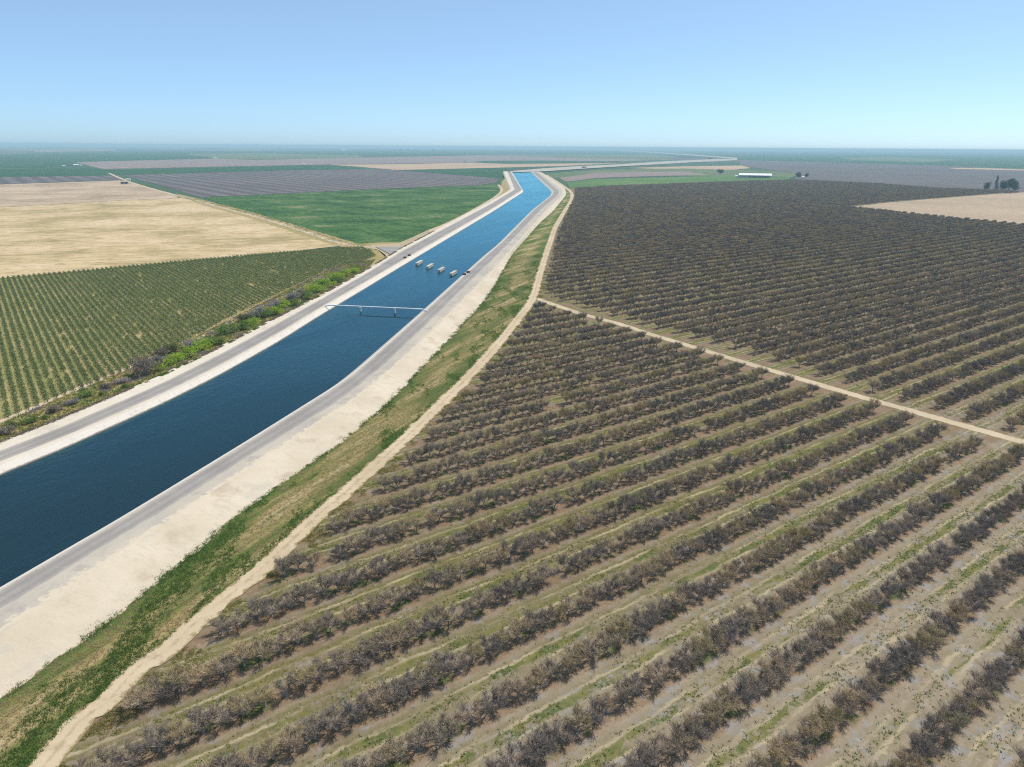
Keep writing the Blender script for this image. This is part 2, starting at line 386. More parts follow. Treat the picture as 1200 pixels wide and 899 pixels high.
def orchard_floor():
    k = NT('orchard_floor_soil', 0.97, 0.05)
    sp = k.n('ShaderNodeSeparateXYZ'); k.put(sp.inputs[0], k.pos())
    x, y = sp.outputs[0], sp.outputs[1]
    u = k.math('ADD', k.math('MULTIPLY', x, math.sin(AZ)), k.math('MULTIPLY', y, math.cos(AZ)))
    v = k.math('SUBTRACT', k.math('MULTIPLY', x, math.cos(AZ)), k.math('MULTIPLY', y, math.sin(AZ)))
    cu = k.n('ShaderNodeCombineXYZ'); k.put(cu.inputs[0], u); k.put(cu.inputs[1], v)
    st = k.n('ShaderNodeVectorMath', operation='MULTIPLY'); k.put(st.inputs[0], cu.outputs[0]); st.inputs[1].default_value = (0.16, 1, 1)
    wob = k.math('MULTIPLY', k.math('SUBTRACT', k.noise(k.pos(), 0.09, 3), 0.5), 2.6)
    vv = k.math('ADD', k.math('SUBTRACT', v, ROW0), wob)
    d = k.math('ABSOLUTE', k.math('SUBTRACT', k.math('WRAP', vv, ROWS, 0.0), ROWS / 2))    # 0 mid-alley .. ROWS/2 under the trees
    n1 = k.noise(k.pos(), 0.22, 5, 0.65); n2 = k.noise(st.outputs[0], 0.55, 5, 0.65); n3 = k.noise(k.pos(), 1.5, 5, 0.7); nb = k.noise(k.pos(), 0.018, 3, 0.5)
    pale = k.step(k.math('ADD', v, k.math('MULTIPLY', k.math('SUBTRACT', nb, 0.5), 60.0)), -100.0, -45.0)     # paler, crusted soil towards the lower rows
    c = k.mix(k.step(n1, 0.36, 0.64), (0.165, 0.125, 0.083), (0.235, 0.185, 0.128))
    c = k.mix(k.step(n2, 0.50, 0.66), c, (0.27, 0.21, 0.145))
    c = k.mix(k.math('MULTIPLY', pale, 0.6), c, k.mix(n1, (0.27, 0.22, 0.165), (0.36, 0.30, 0.23)))
    c = k.mix(k.math('MULTIPLY', k.step(k.noise(k.pos(), 0.33, 4, 0.6, 0.6), 0.53, 0.62), k.math('ADD', 0.35, k.math('MULTIPLY', pale, 0.5))), c, (0.27, 0.255, 0.25))      # grey crusted clay
    und = k.math('MULTIPLY', k.step(d, ROWS * 0.25, ROWS * 0.38), 0.85)
    c = k.mix(k.math('MULTIPLY', und, k.step(n3, 0.3, 0.6)), c, (0.195, 0.12, 0.066))      # leaf litter under the rows
    n4 = k.noise(k.pos(), 0.8, 6, 0.75)
    gn = k.math('ADD', k.math('ADD', k.math('MULTIPLY', n2, 0.6), k.math('MULTIPLY', nb, 0.5)), k.math('MULTIPLY', k.math('SUBTRACT', n4, 0.5), 0.45))
    d = k.math('ADD', d, k.math('MULTIPLY', k.math('SUBTRACT', n4, 0.5), 2.2))
    ol = k.math('MULTIPLY', k.math('SUBTRACT', 1.0, k.step(d, 1.5, 3.3)), k.math('MULTIPLY', k.step(gn, 0.42, 0.50), k.math('SUBTRACT', 1.0, k.math('MULTIPLY', pale, 0.65))))
    c = k.mix(k.math('MULTIPLY', ol, 0.9), c, k.mix(k.step(n3, 0.4, 0.62), (0.10, 0.096, 0.028), (0.16, 0.135, 0.05)))     # olive sward in the alley
    rut = k.math('SUBTRACT', 1.0, k.step(k.math('ABSOLUTE', k.math('SUBTRACT', d, 1.05)), 0.15, 0.55))
    c = k.mix(k.math('MULTIPLY', k.math('MULTIPLY', rut, k.step(n2, 0.40, 0.62)), 0.8), c, (0.40, 0.325, 0.22))       # wheel ruts
    gm = k.math('MULTIPLY', k.math('SUBTRACT', 1.0, k.step(d, 0.6, 1.1)), k.step(gn, 0.52, 0.58))
    c = k.mix(k.math('MULTIPLY', gm, 0.85), c, k.mix(k.step(n1, 0.4, 0.6), (0.075, 0.10, 0.025), (0.15, 0.145, 0.04)))     # weeds in the alley
    ug = k.math('MULTIPLY', k.step(d, ROWS * 0.30, ROWS * 0.42), k.step(k.noise(k.pos(), 0.16, 4, 0.6), 0.55, 0.63))
    c = k.mix(k.math('MULTIPLY', ug, 0.8), c, (0.075, 0.105, 0.028))                       # green patches at the tree feet
    c = k.mix(k.math('MULTIPLY', k.step(n3, 0.54, 0.72), 0.45), c, (0.11, 0.08, 0.05))
    c = k.mix(k.math('MULTIPLY', k.step(n4, 0.44, 0.30), 0.5), c, (0.38, 0.315, 0.23))
    k.color(c).bump(k.math('ADD', n3, n2), 0.5, 0.25); return k.m
M['orchard_floor'] = orchard_floor()

def vine_floor():
    k = NT('vineyard_floor', 0.97, 0.05)
    a = k.noise(k.pos(), 0.05, 4); st = k.mapv(k.pos(), R(-37), (1, 0.06, 1)); b = k.noise(st, 0.4, 4)
    c = k.ramp(k.math('ADD', k.math('MULTIPLY', a, 0.4), k.math('MULTIPLY', b, 0.6)), [(0.36, (0.17, 0.175, 0.055)), (0.48, (0.23, 0.215, 0.08)), (0.57, (0.30, 0.25, 0.11)), (0.66, (0.46, 0.33, 0.17))])
    k.color(c); return k.m
M['vine_floor'] = vine_floor()

def water_mat():
    k = NT('canal_water', 0.05, 0.0)
    gust = k.noise(k.mapv(k.pos(), R(20), (1, 0.30, 1)), 0.022, 4, 0.55, 0.6)
    deep = k.noise(k.pos(), 0.01, 3)
    k.color(k.mix(deep, (0.009, 0.016, 0.018), (0.007, 0.020, 0.028)))
    w1 = k.noise(k.mapv(k.pos(), R(30), (1, 0.5, 1)), 0.7, 4, 0.6); w2 = k.noise(k.pos(), 2.4, 3, 0.6)
    h = k.math('ADD', k.math('MULTIPLY', w1, 1.0), k.math('MULTIPLY', w2, 0.35))
    calm = k.step(gust, 0.42, 0.58)
    h = k.math('MULTIPLY', h, k.math('ADD', 0.08, k.math('MULTIPLY', calm, 1.4)))
    k.bump(h, 0.35, 0.26)
    bn = [n for n in k.t.nodes if n.type == 'BUMP'][0].outputs[0]
    gl = k.n('ShaderNodeBsdfGlossy'); gl.inputs['Color'].default_value = (0.37, 0.82, 0.96, 1)     # blue-green put into the gloss colour, taking red out of the mirrored sky
    k.put(gl.inputs['Roughness'], k.math('ADD', 0.05, k.math('MULTIPLY', calm, 0.10))); k.put(gl.inputs['Normal'], bn)
    fr_ = k.n('ShaderNodeFresnel'); fr_.inputs['IOR'].default_value = 1.36; k.put(fr_.inputs['Normal'], bn)
    ms = k.n('ShaderNodeMixShader'); k.put(ms.inputs[0], fr_.outputs[0])
    k.t.links.new(k.b.outputs[0], ms.inputs[1]); k.t.links.new(gl.outputs[0], ms.inputs[2])
    k.t.links.new(ms.outputs[0], k.t.nodes['Material Output'].inputs['Surface'])
    return k.m
M['water'] = water_mat()

# ------------------------------------------------------------------ ground and far fields
GB = 26000.0
g = mesh_obj('ground', [(-GB, -3000, -0.35), (GB, -3000, -0.35), (GB, GB, -0.35), (-GB, GB, -0.35)], [(0, 1, 2, 3)], M['far'])
tag(g, kind='structure')

FIELDS = [  # name, material, level, photo outline
    ('green_field', 'green_dark', -0.20, [(-200, 186), (0, 181), (160, 177.5), (420, 175.5), (640, 177), (760, 177.5), (760, 181), (640, 183), (300, 182), (250, 185.5), (87, 190), (110, 196), (0, 197.5), (-200, 201)]),
    ('far_field', 'mauve_light', -0.19, [(30, 176.5), (135, 175), (135, 176.6), (40, 178.2)]),
    ('far_field', 'mauve', -0.19, [(-200, 178.5), (40, 177), (40, 178), (-200, 180.5)]),
    ('far_field', 'olive', -0.17, [(215, 180.5), (300, 179.5), (420, 182), (430, 186), (255, 186.6), (252, 185)]),
    ('far_field', 'mauve_light', -0.16, [(88, 190), (250, 186), (300, 187.5), (420, 185), (560, 182), (640, 182.5), (790, 187), (720, 189), (560, 190.5), (545, 190.8), (400, 192.5), (300, 194.5), (120, 198)]),
    ('far_field', 'olive', -0.15, [(566, 181), (760, 181), (800, 184), (770, 187.5), (640, 184.5)]),
    ('green_field', 'green_dark', -0.14, [(555, 188.6), (640, 188.2), (726, 189.2), (724, 191), (600, 192), (570, 191.2)]),
    ('far_field', 'pinktan', -0.13, [(385, 193), (415, 195), (462, 199), (470, 199.2), (585, 196.5), (660, 194.5), (730, 191), (600, 192.2), (548, 190.9), (460, 192.5)]),
    ('green_field', 'green_dark', -0.11, [(-200, 203.5), (0, 198), (112, 196.3), (136, 203.5), (140, 205.5), (0, 207.5), (-200, 213)]),
    ('green_field', 'green_dark', -0.11, [(120, 198.8), (300, 194.6), (385, 193.2), (416, 196.2), (430, 198.2), (350, 199.2), (300, 200.6), (141, 205)]),
    ('far_field', 'mauve', -0.09, [(-200, 213.2), (0, 207.6), (139, 205.6), (146, 210.6), (0, 216), (-200, 223)]),
    ('far_field', 'mauve', -0.09, [(144, 205.2), (300, 200.8), (350, 199.4), (430, 198.4), (462, 199.2), (525, 204.2), (584, 209.3), (582, 213.5), (562, 217), (430, 222), (300, 228.6), (236, 231)]),
    ('green_field', 'green_dark', -0.08, [(463, 199.2), (585, 197), (596, 199), (592, 203), (586, 208.8), (526, 204)]),
    ('dry_field', 'brown', -0.06, [(-200, 223.4), (0, 216.3), (140, 211.4), (152, 212.6), (176, 220.5), (211, 230.6), (205, 232.4), (140, 235), (0, 242.8), (-200, 254)]),
    ('dry_field', 'tan', -0.05, [(-260, 258), (0, 243), (140, 235.2), (205, 232.5), (213, 231.5), (235, 237.4), (300, 257), (367, 278), (398, 288.3), (300, 299), (200, 308), (100, 317.5), (0, 326.5), (-260, 350)]),
    ('green_field', 'green', -0.05, [(240, 231.8), (300, 229), (430, 222.3), (562, 217.4), (582, 216.5), (586, 221), (584, 228), (536, 257.5), (500, 272), (472, 284), (446, 286.8), (425, 287.2), (400, 281), (367, 270.6), (333, 260.2), (300, 250.8), (267, 242.2)]),
    ('far_field', 'olive', -0.10, [(631, 204.5), (700, 199), (800, 197.5), (905, 200.5), (940, 204), (925, 208.5), (900, 206.5), (700, 206), (650, 208.5)]),
    ('far_field', 'mauve_light', -0.09, [(655, 208.5), (700, 202.5), (800, 201), (830, 204.5), (700, 208.5), (664, 213)]),
    ('far_field', 'pinktan', -0.12, [(735, 197), (800, 195), (870, 194), (880, 197), (860, 199), (800, 199)]),
    ('green_field', 'green_light', -0.08, [(664, 213.5), (700, 210), (800, 207.2), (868, 205.8), (925, 208.6), (926, 210.6), (870, 212.6), (800, 215), (700, 219), (668, 220.5)]),
    ('far_field', 'mauve', -0.14, [(868, 188), (950, 190), (1100, 194.5), (1200, 198), (1400, 204), (1400, 243), (1200, 228), (1118, 230), (1030, 218), (930, 210), (940, 204), (905, 199.5), (880, 196), (866, 192)]),
    ('green_field', 'green_dark', -0.20, [(800, 178), (900, 178.5), (1200, 182.5), (1400, 186), (1400, 203.6), (1200, 197.4), (1100, 194), (950, 189.6), (866, 187.6)]),
    ('far_field', 'olive', -0.17, [(985, 185), (1040, 184), (1120, 187), (1090, 190), (1000, 187.6)]),
    ('far_field', 'pinktan', -0.13, [(1110, 196.8), (1160, 197.2), (1200, 198.6), (1400, 204.8), (1400, 206), (1200, 199.8), (1120, 198)]),
    ('dry_field', 'tan_right', -0.04, [(984, 242.8), (1060, 235), (1140, 228.8), (1200, 225.4), (1420, 240), (1420, 296), (1200, 264.5), (1080, 252.5)]),
]
for i, (nm, mk, z, px) in enumerate(FIELDS):
    sheet(nm, px, z, M[mk], amp=2.5 if mk in ('tan', 'green', 'brown') else 0.0, sc=14, step=6, seed=i)

# near orchard floors, vineyard floor, verges
TRACK_R = [(80, 899), (108, 852), (142, 824), (175, 786), (200, 771), (253, 717), (317, 660), (387, 602), (403, 588), (483, 517), (560, 443), (607, 393), (615, 378), (630, 353)]
FARM = [(621, 347.5), (632, 351), (677, 366.5), (727, 380), (760, 391), (800, 403), (900, 433), (1000, 462.5), (1100, 490.5), (1200, 518.5), (1420, 580)]
sheet('orchard_floor', [(-60, 1120)] + [(x - 22 - 0.02 * y, y) for x, y in TRACK_R[:10]] + [(x - 8, y) for x, y in TRACK_R[10:]] + [(x, y + 1.5) for x, y in FARM] + [(1750, 700), (1750, 1200)], 0.0, M['orchard_floor'], 0.8, 5, 2.5, 1.0)
sheet('orchard_floor', [(622, 351), (627, 335), (633, 313), (643, 280), (650, 262), (661, 240), (668, 228), (664, 221), (700, 219.4), (800, 215.4), (870, 213), (928, 210.8), (1030, 215.6), (1110, 221.8), (1197, 225.2), (1140, 229.2), (1060, 235.4), (990, 242.6), (1080, 253), (1200, 265), (1420, 298), (1750, 420), (1750, 660)] + [(x, y - 1.5) for x, y in FARM[::-1]][:-1], 0.0, M['orchard_floor'])
sheet('vineyard_floor', [(-260, 351), (0, 327), (100, 318), (200, 308.6), (300, 299.6), (398, 291), (425, 289.6), (436, 294), (444, 301), (430, 308), (385, 318), (330, 346), (262, 378), (235, 395), (150, 438), (60, 474), (0, 497), (-260, 600)], 0.0, M['vine_floor'], 1.0, 5, 2.5, 2.0)
sheet('verge', [(-300, 640), (-300, 585), (0, 492), (60, 470), (150, 434), (235, 391), (262, 374), (330, 342), (385, 314), (425, 305), (442, 296), (452, 300), (462, 303), (430, 318), (375, 350), (325, 374), (190, 443), (0, 523)], 0.02, M['dry_verge'])
sheet('verge', [(205, 226.5), (233, 233), (300, 250), (367, 270), (420, 286), (450, 284), (470, 284), (478, 290), (462, 304), (440, 306), (425, 294), (405, 291), (360, 277.5), (300, 258), (233, 239)], -0.02, M['dry_verge'], 1.5, 8, 4, 5.5)
# strip between the green field and the canal road
sheet('verge', [(440, 290), (470, 284.5), (500, 271.5), (536, 256.5), (585, 227), (588, 213), (598, 202.5), (603, 222), (577, 239.5), (520, 266), (480, 290)], 0.02, M['dry_verge'])

# ------------------------------------------------------------------ the canal
ZR, ZW = 2.2, 0.8
L_WATER = [(0, 557), (69, 529), (190, 474), (256, 441), (325, 402), (375, 370.5), (430, 337.5), (470, 313), (575, 250), (614, 225), (600, 201.6)]
L_TOP = [(0, 545), (69, 518), (190, 464.5), (256, 432), (325, 394), (375, 363.5), (430, 331.5), (470, 308), (575, 246.8), (613, 223.3), (599, 200.9)]
L_RIN = [(0, 541), (69, 514.5), (190, 461.5), (256, 429), (325, 391.3), (375, 361), (430, 329.5), (470, 306.3), (575, 245.8), (612, 222.6), (598, 200.6)]
L_ROUT = [(0, 528), (69, 501.5), (190, 449), (256, 416), (325, 379), (375, 351), (430, 320), (470, 294.5), (575, 239), (603, 222.2), (594.5, 200.6)]
L_BERM = [(0, 517), (69, 490), (190, 439), (256, 407), (325, 371), (375, 346), (430, 315.5), (470, 290.5), (575, 236), (599, 221.6), (590, 200.6)]
R_TOP = [(0, 688.5), (67, 649.5), (133, 611.5), (200, 571), (300, 510), (400, 447.5), (422, 430), (498, 363), (570, 298), (586, 285), (625, 245.5), (646, 229), (648, 224), (625, 203)]
R_ROUT = [(0, 716), (40, 691), (133, 634), (200, 594), (300, 530), (400, 469), (452, 427), (510, 371), (570, 312), (592, 290), (635, 245), (654, 229), (656, 224), (631, 203.2)]
R_SHO = [(0, 740), (60, 700), (150, 641), (220, 595), (320, 530), (420, 465), (470, 424), (528, 368), (584, 312), (606, 287), (643, 245), (660, 229), (660, 223), (634, 203.3)]
R_TOE = [(0, 824), (107, 749), (133, 729), (213, 663), (283, 602), (340, 562), (400, 521), (450, 480), (507, 420), (567, 355), (577, 342), (600, 298), (632, 262), (649, 247), (664, 228), (662, 219.5), (638, 204.2)]

def edge_fn(px, z):
    w_ = [G(x, y, z) for x, y in px]
    ys = np.array([p.y for p in w_]); xs = np.array([p.x for p in w_])
    o = np.argsort(ys); ys, xs = ys[o], xs[o]
    s0 = (xs[2] - xs[0]) / (ys[2] - ys[0]); s1 = (xs[-1] - xs[-2]) / (ys[-1] - ys[-2])
    def f(y):
        y = np.asarray(y, float)
        r = np.interp(y, ys, xs)
        r = np.where(y < ys[0], xs[0] + (y - ys[0]) * s0, r)
        return np.where(y > ys[-1], xs[-1] + (y - ys[-1]) * s1, r)
    def sm(y):                        # smooth the kinks over ~6 % of the distance
        y = np.asarray(y, float); k = np.linspace(-1, 1, 9); wt = 1 - k * k * 0.9
        h = np.clip(np.abs(y) * 0.05, 4, 40)
        return sum(f(y + h * a) * b for a, b in zip(k, wt)) / wt.sum()
    return sm
YEND = G(612, 201, ZR).y
st = [-140.0]
while st[-1] < YEND: st.append(st[-1] + max(2.0, 0.012 * abs(st[-1])))
YS = np.array(st[:-1] + [YEND])
E_ = {k: edge_fn(px, z) for k, px, z in [('lw', L_WATER, ZW), ('lt', L_TOP, ZR), ('li', L_RIN, ZR), ('lo', L_ROUT, ZR), ('lb', L_BERM, ZR),
                                        ('rt', R_TOP, ZR), ('ro', R_ROUT, ZR), ('rs', R_SHO, ZR - 0.25), ('toe', R_TOE, 0.05)]}
X = {k: f(YS) for k, f in E_.items()}
X['lf'] = X['lb'] - 2.6
X['rc'] = X['rt'] + 0.75
X['rw'] = X['rt'] - 2.3
def strip(name, rows, mat, kind='structure', rough=0.0, sc=4.0):
    """rows: list of (x array, z or z array) from left to right"""
    n = len(YS); vs = []
    for j, (xa, z) in enumerate(rows):
        for i in range(n):
            zz = z if np.isscalar(z) else z[i]
            x = xa[i]
            if rough and 0 < j < len(rows) - 1: zz += rough * frac_noise(x, YS[i], sc, 2.0)
            vs.append((x, YS[i], zz))
    fs = []
    for j in range(len(rows) - 1):
        for i in range(n - 1): fs.append((j * n + i, (j + 1) * n + i, (j + 1) * n + i + 1, j * n + i + 1))
    return tag(mesh_obj(name, vs, fs, mat), kind=kind)
def jit(xa, amp, sc, seed): return np.array([x + amp * frac_noise(x, y, sc, seed) for x, y in zip(xa, YS)])
strip('water', [(X['lw'] - 1.0, ZW), (X['rw'] * 0.5 + X['lw'] * 0.5, ZW), (X['rw'] + 1.0, ZW)], M['water'])
strip('canal_lining', [(X['lt'], ZR + 0.004), (X['lw'], ZW), (X['lw'] + 3.5, ZW - 1.8)], M['lining'])
strip('canal_lining', [(X['rw'] - 3.0, ZW - 1.8), (X['rw'], ZW), (X['rt'], ZR + 0.02), (X['rt'] + 0.75, ZR + 0.02)], M['coping'])
lt2 = X['lt']
def lane_strip(a, b, za, zb):
    ts = np.linspace(0, 1, 9)
    o = strip('canal_road', [(a * (1 - t) + b * t, za * (1 - t) + zb * t) for t in ts], M['asphalt'])
    add_attr(o, 'edge', [abs(2 * t - 1) for t in ts for _ in YS])
strip('road_shoulder', [(X['li'], ZR), (lt2, ZR + 0.004)], M['shoulder'])
lane_strip(X['lo'], X['li'], ZR, ZR)
lbj = jit(X['lb'], 0.55, 3.0, 3.0)
strip('embankment', [(X['lf'] - 0.6, -0.05), (lbj - 0.9, 1.75), (lbj, ZR - 0.02), (X['lb'] * 0.5 + X['lo'] * 0.5, ZR + 0.03), (X['lo'], ZR)], M['shoulder'])
lane_strip(X['rc'], X['ro'], ZR, ZR - 0.02)
gs = strip('gravel_shoulder', [(X['ro'], ZR - 0.02), (X['rs'] * .5 + X['ro'] * .5, ZR - 0.10), (X['rs'], ZR - 0.25)], M['gravel'])
add_attr(gs, 'edge', [e for e in (0.15, 0.6, 1.05) for _ in YS])
fr = lambda a: X['rs'] * (1 - a) + X['toe'] * a
strip('embankment', [(X['rs'], ZR - 0.25), (fr(0.2), 1.55), (fr(0.4), 1.05), (fr(0.6), 0.6), (fr(0.8), 0.28), (jit(X['toe'], 0.3, 6, 1.0), 0.05), (X['toe'] + 1.5, -0.02)], M['sand'], rough=0.12, sc=3.0)

# grass verge right of the embankment, then the dirt track
TRK = [(-30, 985), (20, 925), (50, 899), (94, 845), (128, 820), (160, 784), (198, 760), (233, 726), (302, 670), (377, 600), (401, 580), (475, 513), (547, 443), (585, 401), (607, 373), (624, 350), (635.5, 311), (646, 280), (651, 266), (659.5, 251), (670.5, 230), (662.5, 219.5), (640, 205)]
trk_w = [G(x, y, 0.0) for x, y in TRK]
tx = edge_fn(TRK, 0.0)(YS)
vl, vr = jit(X['toe'] - 1.2, 1.2, 5, 7.0), jit(tx - 0.8, 0.8, 4, 8.0)
gv = strip('grass_verge', [(vl, 0.13), (vl * 0.86 + vr * 0.14, 0.12), (vl * 0.5 + vr * 0.5, 0.10), (vl * 0.12 + vr * 0.88, 0.095), (vr, 0.09)], M['verge'])
add_attr(gv, 'edge', [e for e in (1.0, 0.45, 0.0, 0.5, 1.0) for _ in YS])
ribbon('dirt_track', TRK, 4.2, 0.115, M['track'], 0.75, 3.0, 1.2, 4.0, wvar=1.9)
ribbon('farm_track', FARM, 4.4, 0.03, M['track_clean'], 0.45, 3.0, 1.2, 6.0)
# left: vineyard path, field track and junction
ribbon('vineyard_path', [(-120, 540), (-40, 510), (21, 485.5), (56, 470.5), (98, 452.5), (140, 435), (155, 429), (209, 406.5), (227, 398.5), (260, 381), (281, 369.5), (312, 356.5), (340, 344.5), (362, 332), (380, 321)], 2.6, 0.05, M['track'], 0.4, 3.0, 1.5, 9.0)
ribbon('farm_track', [(128, 203), (146, 211), (170, 219), (207, 229), (233, 235.8), (267, 245), (300, 253.8), (333, 263.5), (367, 274.3), (400, 285), (430, 289.3), (455, 287.5)], 8.0, 0.03, M['track'], 1.2, 6.0, 4, 11.0)
ribbon('farm_track', [(430, 289), (467, 286), (482, 280.5), (505, 270), (535, 257), (570, 237.5), (583, 229), (588, 222.5), (584, 216.5)], 6.0, 0.05, M['track'], 0.8, 5.0, 4, 12.0)
jp = [(418, 289.2, .06), (440, 286.8, .06), (467, 285.2, .3), (486, 277, 1.0), (505, 268, 2.1), (500, 276, 2.16), (484, 286, 2.16), (471, 294, 2.16), (459, 301, 2.16), (452, 304.5, 1.9), (452, 299, 1.2), (444, 293, .4), (430, 290.2, .06)]
tag(mesh_obj('road_junction', [G(*p) for p in jp], [tuple(range(len(jp)))], M['track']), kind='structure')
jp = [(440, 289.3, .35), (468, 289, 1.2), (482, 286, 2.19), (471, 294.8, 2.19), (460, 300, 2.19), (454, 296, 1.4)]
tag(mesh_obj('canal_road', [G(*p) for p in jp], [tuple(range(len(jp)))], M['asphalt']), kind='structure')
sheet('dry_field', [(382, 314), (425, 303.5), (445, 300), (452, 304), (430, 314), (400, 319), (380, 323), (372, 321)], 0.035, M['dry_verge'], 0.6, 3, 1.5, 3.3)

# far reach of the canal: the raised banks seen edge-on beyond the bend
def far_bank(name, up, lo, z):
    n = len(up); vs = [G(x, y, -0.1) for x, y in up] + [G(x, y, z) for x, y in up] + [G(x, y, z) for x, y in lo] + [G(x, y + 0.5, -0.1) for x, y in lo]
    fs = []
    for r in range(3):
        for i in range(n - 1): fs.append((r * n + i, r * n + i + 1, (r + 1) * n + i + 1, (r + 1) * n + i))
    return tag(mesh_obj(name, vs, fs, M['gravel']), kind='structure')
far_bank('canal_bank', [(590, 201.2), (630, 197.8), (670, 195.2), (720, 192.8), (782, 188.9), (842, 186.3), (864, 185.8)], [(612, 201.6), (640, 200.6), (675, 198.2), (720, 195.4), (795, 191.2), (842, 188.4), (864, 187)], 2.2)
far_bank('canal_bank', [(728, 176.4), (765, 178), (810, 181), (864, 185)], [(728, 176.7), (765, 178.45), (810, 181.7), (864, 185.7)], 2.0)


# ------------------------------------------------------------------ vegetation materials
def bark(name, c1, c2):
    k = NT(name, 0.9, 0.15)
    f = k.noise(k.pos(), 3.0, 3); k.color(k.mix(f, c1, c2)); return k.m
M['bark'] = bark('pale_grey_bark', (0.28, 0.245, 0.215), (0.48, 0.43, 0.385))
def twig_mat():
    k = NT('bare_twigs', 0.9, 0.15)
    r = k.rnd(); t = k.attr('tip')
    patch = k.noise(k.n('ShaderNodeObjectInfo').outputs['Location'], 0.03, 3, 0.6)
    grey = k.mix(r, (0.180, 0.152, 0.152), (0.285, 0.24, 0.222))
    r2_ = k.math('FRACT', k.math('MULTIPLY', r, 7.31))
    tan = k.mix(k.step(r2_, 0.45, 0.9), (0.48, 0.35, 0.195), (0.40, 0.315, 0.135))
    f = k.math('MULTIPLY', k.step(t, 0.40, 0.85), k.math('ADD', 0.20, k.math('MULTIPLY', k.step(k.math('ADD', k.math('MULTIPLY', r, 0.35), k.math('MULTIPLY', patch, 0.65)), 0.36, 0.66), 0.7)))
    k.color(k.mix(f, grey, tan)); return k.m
M['twig'] = twig_mat()
def leaf(name, c1, c2, c3=None):
    k = NT(name, 0.75, 0.2)
    f = k.noise(k.pos(), 1.7, 3, 0.7); c = k.mix(k.step(f, 0.3, 0.7), c1, c2)
    if c3: c = k.mix(k.step(k.noise(k.pos(), 0.35, 3), 0.5, 0.7), c, c3)
    k.color(c)
    tr = k.n('ShaderNodeBsdfTranslucent'); k.put(tr.inputs[0], c)
    ms = k.n('ShaderNodeMixShader'); ms.inputs[0].default_value = 0.42
    k.t.links.new(k.b.outputs[0], ms.inputs[1]); k.t.links.new(tr.outputs[0], ms.inputs[2])
    k.t.links.new(ms.outputs[0], k.t.nodes['Material Output'].inputs['Surface'])
    return k.m
M['leaf_bright'] = leaf('bright_green_leaves', (0.22, 0.34, 0.025), (0.37, 0.50, 0.045))
M['leaf_green'] = leaf('green_leaves', (0.12, 0.20, 0.035), (0.20, 0.28, 0.06))
M['leaf_olive'] = leaf('olive_leaves', (0.12, 0.14, 0.045), (0.18, 0.185, 0.065))
M['leaf_vine'] = leaf('vine_leaves', (0.125, 0.17, 0.055), (0.205, 0.25, 0.09), (0.24, 0.25, 0.105))
M['leaf_dark'] = leaf('dark_evergreen_leaves', (0.018, 0.04, 0.02), (0.03, 0.06, 0.028))
M['dead_brown'] = leaf('dead_brown_twigs', (0.20, 0.155, 0.11), (0.30, 0.235, 0.165))
M['dead_lilac'] = leaf('dead_grey_twigs', (0.24, 0.215, 0.21), (0.36, 0.325, 0.315))
M['weed_green'] = leaf('weed_blades', (0.11, 0.18, 0.035), (0.18, 0.26, 0.055), (0.15, 0.20, 0.07))
M['weed_yellow'] = leaf('yellowing_weed_blades', (0.24, 0.24, 0.06), (0.36, 0.31, 0.09))
M['weed_dry'] = leaf('straw_blades', (0.42, 0.31, 0.16), (0.56, 0.43, 0.24))
M['wood'] = plain('grey_post_wood', (0.20, 0.17, 0.14))
M['steel_white'] = plain('white_painted_steel', (0.72, 0.74, 0.75), 0.45, 0.06, 0.5, 0.4)
M['white'] = plain('white_sheet_metal', (0.75, 0.75, 0.74), 0.5, 0.05, 0.2, 0.4)
M['greywall'] = plain('grey_cladding', (0.32, 0.33, 0.34), 0.7, 0.1, 0.2)
M['dark'] = plain('dark_metal', (0.035, 0.035, 0.04), 0.6, 0.2)
M['rust'] = plain('brown_steel', (0.14, 0.10, 0.075), 0.7, 0.2)

